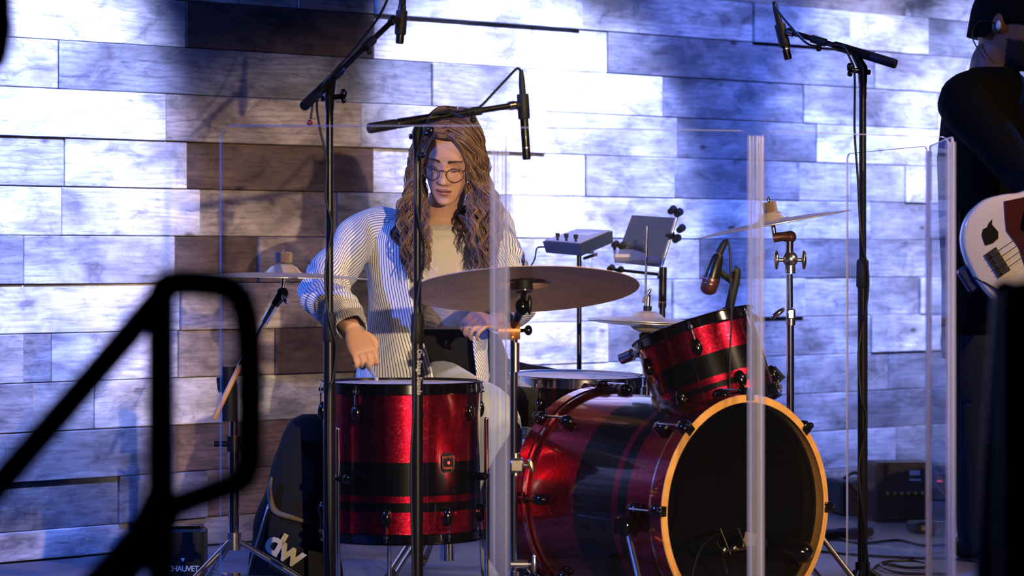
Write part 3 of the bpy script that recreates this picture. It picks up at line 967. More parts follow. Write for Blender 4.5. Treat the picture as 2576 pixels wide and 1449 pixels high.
# stick holder with a spare stick on the post
sh = thing('stick_holder', 'black stick holder cup clamped to the left cymbal stand', 'stick holder', P(583, 1060, 7.68))
mb = MB(); mb.lathe([(0.017, 0.0), (0.019, 0.0), (0.019, 0.14), (0.017, 0.14)], P(577, 1060, 7.67), (0.0, 0, 1), 20, closed=True)
mb.build('cup', 'black_matte', sh)
mb = MB(); mb.cyl(P(577, 985, 7.67), Vector((c.x, c.y, P(577, 985, 7.67).z)), 0.008, n=10); mb.build('clamp', 'black_matte', sh)
mb = MB(); mb.tube([P(537, 1056, 7.62), P(540, 1050, 7.62), P(598, 930, 7.65), P(603, 918, 7.65)], [0.004, 0.0072, 0.0072, 0.004], 12)
tag(mb.build('drum_stick', 'stick_wood'), 'orange-lit wooden drum stick leaning in the holder on the left cymbal stand', 'drum stick')

# ---- big ride seen from below, tilted to the drummer
RC = P(1318, 715, 7.2); rn = Vector((-0.035, 0.215, 1)).normalized()
cymbal('ride_cymbal', 'large dark bronze ride cymbal tilted up in front of the drummer', RC, rn, 0.279, 'dark_bronze', 0.062)
rs = thing('cymbal_stand', 'chrome cymbal stand with copper clamp carrying the large dark ride cymbal', 'stand', (P(1290, 1449, 7.2).x, 7.2, 0))
base = Vector((P(1292, 1449, 7.2).x, 7.2, 0))
mb = MB(); mb.cyl(RC - rn * 0.05, RC + rn * 0.072, 0.0036, n=10); wingnut(mb, RC + rn * 0.052, rn, 0.9); mb.build('cymbal_rod', 'chrome', rs)
mb = MB(); mb.lathe([(0, -0.026), (0.0215, -0.026), (0.0215, -0.006), (0, -0.006)], RC + rn * 0.012, rn, 24); mb.build('felt', 'black_rubber', rs, 35)
mb = MB(); mb.lathe([(0, -0.019), (0.020, -0.019), (0.020, -0.0155), (0, -0.0155)], RC, rn, 24); mb.build('felt_washer', 'chrome', rs, 35)
tl = P(1313, 772, 7.14)
mb = MB(); mb.cyl(RC - rn * 0.015, tl, 0.0072, n=12); mb.build('cymbal_post', 'black_metal', rs)
mb = MB(); mb.sphere(tl, 0.017, 14, 10, (1, 0.8, 1.2)); mb.cyl(tl, P(1300, 802, 7.17), 0.0125, 0.010, n=14); mb.build('tilter', 'black_gloss', rs, 50)
mb = MB(); mb.sphere(P(1332, 767, 7.13), 0.022, 14, 10, (0.28, 0.28, 1.1)); mb.cyl(tl, P(1332, 767, 7.13), 0.006, n=10); mb.build('wing_bolt', 'black_metal', rs, 60)
mb = MB(); mb.cyl(P(1300, 800, 7.17), P(1284, 842, 7.2), 0.008, n=12); mb.build('tilter_arm', 'mesh_red', rs)
mb = MB(); mb.cyl(P(1254, 832, 7.2), P(1309, 832, 7.2), 0.0215, n=20); mb.sphere(P(1289, 848, 7.18), 0.009, 10, 8); mb.build('clamp', 'copper', rs, 50)
mb = MB(); mb.cyl(P(1308, 832, 7.2), P(1322, 831, 7.2), 0.005, n=10); mb.sphere(P(1329, 831, 7.2), 0.013, 12, 8, (0.8, 1, 1)); mb.build('clamp_knob', 'black_gloss', rs, 60)
mb = MB(); mb.cyl(P(1296, 862, 7.2), P(1296, 935, 7.2), 0.0105, n=16); mb.build('tube_collar', 'nickel', rs)
mb = MB(); mb.cyl(P(1293, 850, 7.2), Vector((base.x, base.y, 0.12)), 0.0095, n=16); mb.build('post', 'chrome', rs)
mb = MB(); mb.box(P(1300, 1170, 7.2), (0.036, 0.04, 0.036), None, 0.006); mb.cyl(P(1315, 1170, 7.2), P(1328, 1170, 7.2), 0.006, n=10); mb.cyl(P(1296, 1140, 7.2), P(1296, 1196, 7.2), 0.0135, n=16); mb.build('memory_clamp', 'nickel', rs, 40)
mb = MB(); x, y, a = basis((-0.35, 0, 1)); mb.sphere(P(1336, 1172, 7.19), 0.014, 12, 8, (0.45, 0.5, 1.35), Matrix((x, y, a)).transposed()); mb.build('wing_bolt', 'gold', rs, 60)
mb = MB(); mb.cyl(P(1285, 1419, 7.2), P(1328, 1419, 7.2), 0.011, n=14); mb.cyl(P(1328, 1419, 7.2), P(1340, 1419, 7.2), 0.005, n=10); mb.build('height_clamp', 'dull_chrome', rs)
mb = MB(); mb.sphere(P(1344, 1419, 7.19), 0.022, 12, 10, (0.3, 0.35, 1.15)); mb.build('wing_bolt', 'dull_chrome', rs, 60)
tripod(rs, base, 0.12, 0.22, 200, 'chrome', 0.007)

# ---- right crash
CC = P(1943, 556, 7.95); cn_ = Vector((-0.185, 0.010, 1)).normalized()
cymbal('crash_cymbal', 'bronze crash cymbal tilted at the right behind the rack tom', CC, cn_, 0.212, 'bronze')
cs = thing('cymbal_stand', 'chrome cymbal stand with wing bolts carrying the right crash cymbal', 'stand', (P(1988, 1000, 7.95).x, 7.95, 0))
mb = MB(); mb.cyl(CC - cn_ * 0.012, CC + cn_ * 0.066, 0.0034, n=8); wingnut(mb, CC + cn_ * 0.054, cn_, 0.75); mb.build('cymbal_rod', 'chrome', cs)
mb = MB(); mb.lathe([(0, 0.024), (0.019, 0.024), (0.019, 0.052), (0, 0.052)], CC, cn_, 22); mb.build('felt', 'felt', cs, 35)
q0 = P(1949, 598, 7.95); q1 = P(1988, 596, 7.95)
mb = MB(); mb.cyl(CC - cn_ * 0.002, q0, 0.0062, n=12); mb.build('cymbal_post', 'chrome', cs)
mb = MB(); mb.tube([q0 - Vector((0.004, 0, 0)), q0.lerp(q1, 0.5) + Vector((0, 0, 0.002)), q1], [0.0135, 0.0125, 0.0165], 14); mb.sphere(q1, 0.0165, 14, 10); mb.build('tilter', 'mesh_red', cs, 50)
mb = MB(); mb.cyl(P(1986, 606, 7.95), P(1986, 636, 7.95), 0.0108, n=16); mb.build('neck', 'chrome', cs)
mb = MB(); mb.sphere(P(1988, 652, 7.95), 0.021, 18, 12, (1, 1, 1.0)); mb.cyl(P(1988, 668, 7.95), P(1988, 688, 7.95), 0.014, n=16); mb.build('boom_joint', 'dull_chrome', cs, 50)
for (px, sg) in ((1953, -1), (2022, 1)):
    mb = MB(); mb.sphere(P(px, 654, 7.95), 0.026, 14, 10, (0.28, 0.7, 1.0)); mb.cyl(P(px, 654, 7.95), P(1988, 654, 7.95), 0.0055, n=10); mb.build('wing_bolt', 'nickel', cs, 60)
cb = Vector((P(1988, 1000, 7.95).x, 7.95, 0))
mb = MB(); mb.cyl(P(1986, 690, 7.95), Vector((cb.x, cb.y, 0.55)), 0.0092, n=16); mb.cyl(Vector((cb.x, cb.y, 0.12)), Vector((cb.x, cb.y, 0.74)), 0.0105, n=16); mb.build('post', 'chrome', cs)
mb = MB(); mb.box(P(1989, 790, 7.95), (0.024, 0.028, 0.032), None, 0.006); mb.cyl(P(1989, 800, 7.95), P(1989, 818, 7.95), 0.0125, n=14); mb.build('height_clamp', 'nickel', cs, 40)
mb = MB(); x, y, a = basis((0.8, 0, 0.6)); mb.sphere(P(1956, 789, 7.94), 0.020, 12, 8, (0.35, 0.4, 1.2), Matrix((x, y, a)).transposed()); mb.build('wing_bolt', 'chrome', cs, 60)
mb = MB(); mb.tube([P(1945, 925, 7.93), P(1968, 948, 7.93), P(1943, 972, 7.93)], 0.008, 10); mb.build('bracket', 'black_matte', cs, 30)
tripod(cs, cb, 0.13, 0.24, 60, 'chrome', 0.007)

# ---- hi-hat
HC = P(1628, 800, 8.9); hn = Vector((0.045, 0.0, 1)).normalized()
cymbal('hi_hat_cymbal', 'bronze top hi-hat cymbal beside the rack tom', HC, hn, 0.178, 'bronze', 0.05)
bot = cymbal('hi_hat_cymbal', 'bronze bottom hi-hat cymbal under its pair beside the rack tom', HC - hn * 0.0225, -hn, 0.178, 'bronze', 0.05)
hs = thing('hi_hat_stand', 'chrome hi-hat stand with long pull rod behind the rack tom', 'stand', (HC.x, HC.y, 0))
mb = MB(); mb.cyl(HC - hn * 0.35, P(1628, 568, 8.9), 0.0036, n=10); mb.build('pull_rod', 'chrome', hs)
mb = MB(); mb.cyl(HC + hn * 0.020, HC + hn * 0.070, 0.0075, n=12); x, y, a = basis((0.6, -0.2, 1)); mb.sphere(P(1627, 744, 8.88), 0.020, 12, 8, (0.45, 0.3, 1.3), Matrix((x, y, a)).transposed()); mb.build('clutch', 'nickel', hs, 50)
mb = MB(); mb.cyl(HC + hn * 0.022, HC + hn * 0.036, 0.013, n=14); mb.build('felt', 'black_rubber', hs)
mb = MB(); mb.lathe([(0, -0.075), (0.020, -0.072), (0.022, -0.05), (0.012, -0.042), (0, -0.042)], HC, hn, 20); mb.build('seat_cup', 'black_matte', hs, 40)
mb = MB(); mb.cyl(HC - hn * 0.06, Vector((HC.x, HC.y, 0.12)), 0.011, n=14); mb.build('post', 'chrome', hs)
tripod(hs, Vector((HC.x, HC.y, 0)), 0.22, 0.26, 15, 'chrome', 0.007)

# ================================================================== microphone stands
def mic(parent, p_tail, p_tip, r=0.0105, head=None, xlr=True):
    d = (p_tip - p_tail).normalized(); L = (p_tip - p_tail).length
    mb = MB(); mb.tube([p_tail + d * L * 0.42, p_tail + d * L * 0.45, p_tip - d * 0.006, p_tip], [r * 0.8, r, r, r * 0.88], 18)
    b = mb.build('microphone_body', 'black_metal', parent, 40)
    mb = MB(); mb.lathe([(r * 1.02, -0.030), (r * 1.04, -0.030), (r * 1.04, -0.027), (r * 1.02, -0.027)], p_tip, d, 18, closed=True); mb.build('silver_ring', 'dull_chrome', b, 30)
    mb = MB(); mb.tube([p_tail, p_tail + d * L * 0.10, p_tail + d * L * 0.40, p_tail + d * L * 0.44], [r * 0.45, r * 0.72, r * 0.86, r * 0.86], 14); mb.build('connector', 'black_rubber', parent, 40)
    return b


def boom_stand(name, label, base, top_z, piv, tail, tip, clutch_z, thick_lo, mic_tail, mic_tip, cable_pts, rot, knob_dir, mic_label=None):
    """straight stand with a boom arm: piv = where boom crosses the post head"""
    st = thing(name, label, 'microphone stand', (base.x, base.y, 0))
    mb = MB(); mb.cyl(Vector((base.x, base.y, 0.10)), Vector((base.x, base.y, clutch_z)), thick_lo, n=18); mb.build('lower_tube', 'black_metal', st)
    top = Vector((base.x, base.y, top_z))
    mb = MB(); mb.cyl(Vector((base.x, base.y, clutch_z)), top - Z1 * 0.06, 0.0092, n=18); mb.build('upper_tube', 'black_metal', st)
    mb = MB(); mb.tube([Vector((base.x, base.y, clutch_z - 0.035)), Vector((base.x, base.y, clutch_z - 0.03)), Vector((base.x, base.y, clutch_z + 0.032)), Vector((base.x, base.y, clutch_z + 0.038))], [0.0135, 0.0165, 0.0155, 0.0125], 18); mb.build('height_clutch', 'black_rubber', st, 35)
    mb = MB(); mb.tube([top - Z1 * 0.075, top - Z1 * 0.04, top - Z1 * 0.035, top + Z1 * 0.0, piv], [0.0125, 0.0125, 0.014, 0.017, 0.012], 14, flat=0.8); mb.build('boom_bracket', 'black_metal', st, 40)
    kd = Vector(knob_dir).normalized()
    mb = MB(); k = top - Z1 * 0.008; mb.cyl(k - kd * 0.020, k + kd * 0.034, 0.007, n=12); mb.sphere(k + kd * 0.036 + Z1 * 0.006, 0.0085, 12, 8, (1, 1, 1.5)); mb.sphere(k + kd * 0.036 - Z1 * 0.010, 0.0075, 10, 8); mb.build('boom_knob', 'black_gloss', st, 60)
    d = (tip - tail).normalized(); L = (tip - tail).length
    mb = MB(); mb.cyl(tail + d * 0.05, tip, 0.0072, n=16)
    boom = mb.build('boom_arm', 'black_metal', st)
    mb = MB(); mb.tube([tail, tail + d * 0.004, tail + d * 0.07, tail + d * 0.074], [0.0115, 0.0128, 0.0122, 0.0112], 16); mb.build('counterweight_grip', 'black_rubber', boom, 40)
    f = (piv - tail).dot(d)
    mb = MB(); mb.tube([tail + d * (f - 0.055), tail + d * (f - 0.05), tail + d * (f + 0.05), tail + d * (f + 0.056)], [0.0105, 0.0122, 0.0118, 0.010], 16); mb.build('boom_sleeve', 'black_metal', boom, 40)
    g = L * 0.72
    mb = MB(); mb.tube([tail + d * (g - 0.02), tail + d * (g + 0.02)], 0.0108, 14); x, y, a = basis(d); mb.cyl(tail + d * g, tail + d * g - Z1 * 0.018, 0.006, n=10); mb.sphere(tail + d * g - Z1 * 0.020, 0.008, 10, 8); mb.build('extension_clutch', 'black_rubber', boom, 50)
    mb = MB(); mb.tube([tip - d * 0.012, tip + d * 0.004], 0.0105, 14); mb.build('thread_ring', 'nickel', boom)
    # clip and microphone
    md = (mic_tip - mic_tail).normalized(); ml = (mic_tip - mic_tail).length
    cpt = mic_tail + md * ((tip - mic_tail).dot(md))
    mb = MB(); mb.tube([cpt - md * 0.026, cpt - md * 0.022, cpt + md * 0.03, cpt + md * 0.034], [0.0135, 0.0145, 0.0145, 0.013], 16); mb.cyl(tip, cpt, 0.010, n=12); mb.build('microphone_clip', 'black_rubber', boom, 40)
    mb = MB(); mb.tube(smooth_path([Vector(p) for p in cable_pts], 8), 0.0031, 8); mb.build('cable', 'cable_black', st, 60)
    tripod(st, base, 0.10, 0.17, rot, 'black_metal', 0.0085)
    mi = thing('microphone', mic_label, 'microphone', mic_tip)
    mic(mi, mic_tail, mic_tip)
    return st


# left overhead
Yl = 7.15
b1 = Vector((P(829, 1449, Yl).x, Yl, 0))
pv = P(838, 196, Yl - 0.02)
boom_stand('microphone_stand', 'black boom microphone stand in front of the floor tom, arm rising to the right', b1, P(824, 238, Yl).z, pv,
           P(764, 268, Yl - 0.10), P(990, 50, Yl + 0.22), P(829, 826, Yl).z, 0.0145,
           P(1017, -60, Yl + 0.24), P(1005, 110, Yl + 0.24),
           [P(1014, -55, Yl + 0.24), P(1000, -70, Yl + 0.22), P(960, 30, Yl + 0.15), P(890, 125, Yl + 0.03), P(846, 175, Yl - 0.045), P(812, 215, Yl - 0.05), P(797, 262, Yl - 0.03), P(806, 330, Yl - 0.02), P(821, 400, Yl - 0.02), P(820, 500, Yl - 0.025), P(834, 570, Yl - 0.02), P(818, 690, Yl - 0.02), P(828, 800, Yl - 0.025), P(846, 870, Yl - 0.02), P(838, 950, Yl - 0.02), P(826, 1000, Yl - 0.022), P(826, 1200, Yl - 0.022), P(832, 1449, Yl - 0.022), P(845, 1580, Yl - 0.03)],
           70, (1, -0.3, 0.1), 'black pencil microphone at the top left overhead, pointing down')
hk = thing('cable_tie', 'cord with shiny red bead hanging from the left boom stand', 'cable tie', P(790, 320, Yl - 0.06))
mb = MB(); mb.tube(smooth_path([P(787, 258, Yl - 0.06), P(784, 280, Yl - 0.06), P(781, 300, Yl - 0.06)]), 0.0028, 8); mb.build('cord', 'cable_black', hk, 60)
mb = MB(); mb.sphere(P(779, 309, Yl - 0.06), 0.0075, 14, 10); mb.build('bead', mat('red_bead', (0.35, 0.04, 0.04), 0.15, 0.3)[0], hk, 60)

# centre overhead
Yc = 7.0
b2 = Vector((P(1050, 1449, Yc).x, Yc, 0))
ms2 = boom_stand('microphone_stand', 'black boom microphone stand in the centre, lettered tube, almost level arm', b2, P(1056, 332, Yc).z, P(1056, 308, Yc - 0.01),
           P(927, 323, Yc - 0.06), P(1290, 265, Yc + 0.12), P(1052, 828, Yc).z, 0.0138,
           P(1311, 176, Yc + 0.13), P(1325, 402, Yc + 0.13),
           [P(1311, 180, Yc + 0.13), P(1303, 172, Yc + 0.125), P(1290, 182, Yc + 0.12), P(1245, 230, Yc + 0.10), P(1208, 268, Yc + 0.08), P(1165, 294, Yc + 0.03), P(1130, 283, Yc - 0.01), P(1085, 290, Yc - 0.035), P(1068, 330, Yc - 0.03), P(1049, 400, Yc - 0.02), P(1044, 480, Yc - 0.02), P(1055, 560, Yc - 0.022), P(1066, 640, Yc - 0.015), P(1052, 740, Yc - 0.022), P(1040, 860, Yc - 0.02), P(1042, 1000, Yc - 0.02), P(1034, 1180, Yc - 0.02), P(1040, 1449, Yc - 0.025), P(1050, 1600, Yc - 0.04)],
           100, (1, -0.5, 0.15), 'black pencil microphone hanging over the ride cymbal, half behind the shield')
text_part('lettering', 'On Stage Stands', 0.0152, P(1055, 936, Yc - 0.0150 - 0.001), (0, 0, -1), (1, 0, 0), 'white_print', ms2, 0.0003, 0.00025, 1.06)
hk = thing('cable_tie', 'cord loop with shiny ball hanging under the centre boom bracket', 'cable tie', P(1070, 400, Yc - 0.05))
mb = MB(); mb.tube(smooth_path([P(1085, 345, Yc - 0.045), P(1078, 365, Yc - 0.045), P(1068, 384, Yc - 0.045)]), 0.0024, 8); mb.build('cord', 'cable_black', hk, 60)
mb = MB(); mb.sphere(P(1064, 391, Yc - 0.045), 0.0072, 14, 10); mb.build('bead', 'black_gloss', hk, 60)

# right overhead
Yr = 7.62
b3 = Vector((P(2170, 1449, Yr).x, Yr, 0))
boom_stand('microphone_stand', 'black boom microphone stand at the right, arm reaching left towards the crash', b3, P(2160, 172, Yr).z, P(2146, 128, Yr),
           P(2254, 161, Yr - 0.05), P(1985, 80, Yr + 0.08), P(2170, 690, Yr).z, 0.0128,
           P(1947, 4, Yr + 0.09), P(1983, 150, Yr + 0.09),
           [P(1946, 6, Yr + 0.09), P(1952, 20, Yr + 0.075), P(1985, 62, Yr + 0.05), P(2035, 112, Yr + 0.02), P(2085, 112, Yr + 0.01), P(2118, 115, Yr - 0.03), P(2140, 150, Yr - 0.035), P(2150, 190, Yr - 0.03), P(2150, 330, Yr - 0.02), P(2158, 450, Yr - 0.018), P(2166, 590, Yr - 0.02), P(2184, 690, Yr - 0.018), P(2178, 780, Yr - 0.018), P(2160, 880, Yr - 0.02), P(2166, 1000, Yr - 0.02), P(2180, 1060, Yr - 0.018), P(2160, 1180, Yr - 0.02), P(2172, 1300, Yr - 0.02), P(2186, 1449, Yr - 0.02), P(2190, 1520, Yr - 0.03)],
           10, (-1, -0.35, 0.1), 'black pencil microphone at the upper right, pointing down')

# clip-on tom microphone
tm = thing('tom_microphone', 'black clip-on microphone with red grille leaning over the rack tom rim', 'microphone', P(1835, 790, 7.45))
a0 = P(1808, 640, 7.42); a1 = P(1780, 735, 7.42); ad_ = (a1 - a0).normalized()
mb = MB(); mb.tube([a0, a0 + ad_ * 0.012, a0.lerp(a1, 0.5), a0.lerp(a1, 0.62)], [0.011, 0.0155, 0.0195, 0.0205], 18); mb.build('microphone_body', 'black_metal', tm, 50)
mb = MB(); mb.tube([a0.lerp(a1, 0.62), a0.lerp(a1, 0.66), a0.lerp(a1, 0.95), a1, a1 + ad_ * 0.006], [0.0215, 0.0222, 0.0205, 0.017, 0.008], 18); g = mb.build('grille', 'mesh_red', tm, 50)
mb = MB(); mb.cyl(a0.lerp(a1, 0.66), a0.lerp(a1, 0.685), 0.0226, n=18); mb.cyl(a0.lerp(a1, 0.78), a0.lerp(a1, 0.79), 0.0222, n=18); mb.build('grille_band', 'nickel', g)
mb = MB(); mb.tube([a0 - ad_ * 0.006, a0 + ad_ * 0.002], 0.0072, 12); mb.build('collar', 'mesh_red', tm)
mb = MB(); mb.tube([P(1825, 604, 7.42), P(1822, 612, 7.42), a0 - ad_ * 0.004], [0.005, 0.0085, 0.0095], 14); mb.build('connector', 'black_rubber', tm, 50)
mb = MB(); mb.tube(smooth_path([P(1823, 608, 7.42), P(1829, 603, 7.41), P(1836, 630, 7.405), P(1838, 700, 7.40), P(1840, 800, 7.385), P(1836, 900, 7.37), P(1836, 990, 7.37), P(1842, 1030, 7.35)]), 0.0028, 8); mb.build('cable', 'cable_black', tm, 60)
mb = MB(); mb.tube(smooth_path([P(1845, 678, 7.44), P(1852, 690, 7.44), P(1838, 760, 7.44), P(1832, 790, 7.46)]), 0.0115, 12); mb.cyl(a0.lerp(a1, 0.35), P(1846, 712, 7.44), 0.009, 0.008, n=12); mb.sphere(P(1850, 713, 7.44), 0.0115, 12, 8); mb.tube(smooth_path([P(1832, 780, 7.46), P(1808, 796, 7.46), P(1795, 822, 7.46)]), [0.012, 0.011, 0.008], 10); mb.build('rim_clip', 'black_rubber', tm, 50)

# ================================================================== personal mixer, tray and music stand behind the kit
Ym = 9.25
ex = Vector((0.84, 0.28, 0.0)).normalized()
mx_ = thing('personal_mixer', 'small dark blue mixer with knobs on a stand between ride cymbal and music stand', 'mixer', P(1450, 640, Ym))
A_, B_, C_, D_ = P(1365, 607, 9.24), P(1459, 615, 9.14), P(1541, 581, 9.36), P(1450, 577, 9.46)
mez = (B_ - A_).cross(D_ - A_).normalized()
mex = (B_ - A_).normalized(); mey = mez.cross(mex); mo = (A_ + B_ + C_ + D_) / 4
dz = Vector((0.006, 0, -0.036))
mb = MB(); top4 = [A_, B_, C_, D_]; low4 = [p.lerp(mo, 0.04) + dz for p in top4]
mb.add(top4 + low4, [(0, 1, 2, 3), (7, 6, 5, 4), (0, 4, 5, 1), (1, 5, 6, 2), (2, 6, 7, 3), (3, 7, 4, 0)])
mb.build('case', mat('mixer_blue', (0.03, 0.05, 0.10), 0.35)[0], mx_, 30)
tp = [p.lerp(mo, 0.07) + mez * 0.001 for p in top4]; tq = [p + mez * 0.003 for p in tp]
mb = MB(); mb.add(tp + tq, [(3, 2, 1, 0), (4, 5, 6, 7), (0, 4, 5, 1), (1, 5, 6, 2), (2, 6, 7, 3), (3, 7, 4, 0)])
mb.build('top_panel', mat('panel_grey', (0.45, 0.46, 0.52), 0.35)[0], mx_, 30)
mb = MB(); mb.box(mo.lerp(C_, 0.25) + mez * 0.0045, (0.05, 0.06, 0.002), Matrix((mex, mey, mez)).transposed()); mb.build('display', mat('display_grey', (0.7, 0.72, 0.78), 0.2)[0], mx_, 0)
for t_ in (0.30, 0.58, 0.88):
    p = A_.lerp(B_, t_).lerp(mo, 0.16) + mez * 0.004
    mb = MB(); mb.cyl(p, p + Z1 * 0.010, 0.004, n=10); mb.cyl(p + Z1 * 0.009, p + Z1 * 0.022, 0.0065, 0.0075, n=14); mb.build('knob', 'black_rubber', mx_, 40)
mb = MB(); p = A_.lerp(low4[0], 0.5); mb.tube(smooth_path([p, p - mex * 0.03 - Z1 * 0.006, P(1345, 652, 9.2), P(1330, 685, 9.2), P(1320, 760, 9.2)]), 0.0026, 8); mb.build('cable', 'cable_black', mx_, 60)
mp_ = P(1457, 700, Ym)
mst = thing('mixer_stand', 'thin black pole stand under the small mixer', 'stand', (mp_.x, mp_.y, 0))
mb = MB(); mb.cyl((mp_.x, mp_.y, 0.1), (mp_.x, mp_.y, mo.z - 0.055), 0.0075, n=12); mb.build('post', 'black_metal', mst)
mb = MB(); mb.box((mp_.x, mp_.y, mo.z - 0.048), (0.09, 0.08, 0.012), None, 0.003); mb.tube([(mp_.x, mp_.y, mo.z - 0.055), mo + dz], 0.008, 10); mb.build('mounting_plate', 'black_metal', mst, 40)
tripod(mst, Vector((mp_.x, mp_.y, 0)), 0.30, 0.28, 10, 'black_metal', 0.007)
# music stand: plate, arm with clamps, pole
Yq = 9.45
mu = thing('music_stand', 'blue-lit metal music stand with tilted desk behind the hi-hat', 'music stand', (P(1665, 780, Yq).x, Yq, 0))
pl = [P(1590, 541, Yq), P(1698, 548, Yq - 0.03), P(1660, 672, Yq + 0.0), P(1546, 660, Yq + 0.03)]
u_ = (pl[1] - pl[0]).normalized(); nrm = (pl[1] - pl[0]).cross(pl[2] - pl[0]).normalized()
mb = MB(); mb.add([p - nrm * 0.002 for p in pl] + [p + nrm * 0.002 for p in pl], [(0, 1, 2, 3), (7, 6, 5, 4), (0, 4, 5, 1), (1, 5, 6, 2), (2, 6, 7, 3), (3, 7, 4, 0)])
mb.build('desk', mat('desk_metal', (0.20, 0.23, 0.32), 0.30, 0.7)[0], mu, 0)
mb = MB(); mb.cyl(P(1703, 545, Yq), P(1655, 700, Yq), 0.0045, n=10); mb.build('side_rod', 'dull_chrome', mu)
for (px, py) in ((1692, 528), (1708, 535), (1714, 575), (1686, 592), (1703, 600)):
    mb = MB(); mb.cyl(P(px - 5, py + 4, Yq - 0.02), P(px + 2, py - 2, Yq + 0.02), 0.0105, 0.013, n=14); mb.build('rubber_knob', 'black_rubber', mu, 40)
for (px, py) in ((1548, 615), (1565, 618), (1537, 675), (1560, 680)):
    mb = MB(); mb.cyl(P(px - 4, py + 2, Yq - 0.04), P(px + 2, py - 2, Yq + 0.0), 0.009, 0.0115, n=14); mb.build('rubber_knob', 'black_rubber', mu, 40)
mb = MB(); mb.cyl(P(1545, 617, Yq - 0.01), P(1550, 660, Yq), 0.005, n=8); mb.cyl(P(1545, 678, Yq - 0.01), P(1655, 690, Yq), 0.005, n=8); mb.build('lower_rod', 'black_metal', mu)
bq = P(1665, 780, Yq)
mb = MB(); mb.cyl(P(1668, 672, Yq), P(1666, 775, Yq), 0.0125, 0.013, n=16); mb.cyl(P(1666, 770, Yq), Vector((bq.x, bq.y, 0.1)), 0.010, n=14); mb.build('post', 'black_metal', mu)
mb = MB(); mb.cyl(P(1666, 758, Yq), P(1666, 762, Yq), 0.0136, n=16); mb.build('gold_band', 'gold', mu)
tripod(mu, Vector((bq.x, bq.y, 0)), 0.25, 0.26, 75, 'black_metal', 0.008)
# clear tray with a slip of paper
tr_ = thing('accessory_tray', 'clear plastic tray holding a cream paper slip beside the music stand', 'tray', P(1590, 660, 9.1))
t4 = [P(1490, 636, 9.16), P(1594, 632, 9.22), P(1660, 656, 9.10), P(1542, 663, 9.04)]
dn = Vector((0, 0, 0.006))
mb = MB(); mb.add([p - dn for p in t4] + [p + dn for p in t4], [(0, 1, 2, 3), (7, 6, 5, 4), (0, 4, 5, 1), (1, 5, 6, 2), (2, 6, 7, 3), (3, 7, 4, 0)]); mb.build('tray', 'clear_tray', tr_, 0)
mb = MB(); mb.box(P(1565, 644, 9.13), (0.05, 0.06, 0.012), None, 0.003); mb.build('paper_slip', 'cream', tr_, 0)
mb = MB(); mb.cyl(P(1500, 640, 9.16), P(1470, 650, 9.24), 0.005, n=10); mb.build('support_arm', 'black_metal', tr_)

# ================================================================== people
def head_shape(mb, c, ex, fw, up, female=True, k=1.0):
    """a head with brow, sockets, nose, lips and chin; local x = ex, forward = fw, up = up. Returns to-world function"""
    zs = [-.116, -.112, -.104, -.092, -.076, -.058, -.035, -.010, .015, .04, .065, .086, .101, .110, .1135]
    ws = [.012, .024, .033, .042, .050, .0565, .0635, .069, .0725, .0735, .071, .061, .044, .024, .006]
    fs = [.070, .079, .0855, .0850, .0840, .0850, .0860, .0850, .0880, .0890, .0820, .0680, .0470, .0260, .006]
    bs = [.045, .030, .008, -.020, -.050, -.070, -.085, -.093, -.097, -.098, -.095, -.084, -.062, -.036, -.010]
    NZ, NA = 64, 72
    z = np.linspace(-.116, .1135, NZ)
    rings = []
    for zz in z:
        w = interp(zs, ws, zz); f = interp(zs, fs, zz); b = interp(zs, bs, zz)
        yc = (f + b) / 2 * 0.6 + 0.0; r = []
        for i in range(NA):
            a = 2 * math.pi * i / NA
            sx, cy = math.sin(a), math.cos(a)
            pw = 0.86
            X = w * math.copysign(abs(sx) ** pw, sx)
            Yv = yc + (f - yc) * (abs(cy) ** 0.80) if cy > 0 else yc - (yc - b) * (abs(cy) ** 0.9)
            if cy > 0:
                g = 0.0
                # nose
                if -.048 < zz < .022:
                    t = (.022 - zz) / .058
                    amp = .004 + .019 * min(t, 1.0) ** 1.25 if t < 1.0 else max(0.0, .023 * (1 - (t - 1.0) / .21))
                    sg = .0065 + .0045 * min(t, 1.0)
                    g += amp * math.exp(-(X / sg) ** 2 * .7)
                    if .78 < t < 1.15:
                        g += .006 * math.exp(-((abs(X) - .0115) / .005) ** 2)
                # eye sockets and lids
                g -= .0085 * math.exp(-((abs(X) - .031) / .016) ** 2 - ((zz - .006) / .012) ** 2)
                g += .0060 * math.exp(-((abs(X) - .031) / .011) ** 2 - ((zz - .001) / .0075) ** 2)
                # brow
                g += .0035 * math.exp(-((abs(X) - .028) / .022) ** 2 - ((zz - .026) / .008) ** 2)
                # cheeks
                g += .0040 * math.exp(-((abs(X) - .042) / .016) ** 2 - ((zz + .028) / .018) ** 2)
                # lips
                g += .0060 * math.exp(-(X / .018) ** 2 - ((zz + .0615) / .0048) ** 2)
                g += .0065 * math.exp(-(X / .016) ** 2 - ((zz + .0735) / .0056) ** 2)
                g -= .0045 * math.exp(-(X / .019) ** 2 - ((zz + .0672) / .0024) ** 2)
                g -= .0030 * math.exp(-(X / .02) ** 2 - ((zz + .086) / .006) ** 2)
                g += .0040 * math.exp(-(X / .016) ** 2 - ((zz + .103) / .010) ** 2)
                Yv += g * cy ** 0.3
            r.append(c + (ex * X + fw * Yv + up * zz) * k)
        rings.append(r)
    mb.rings(rings)
    return lambda x, y, zz: c + (ex * x + fw * y + up * zz) * k


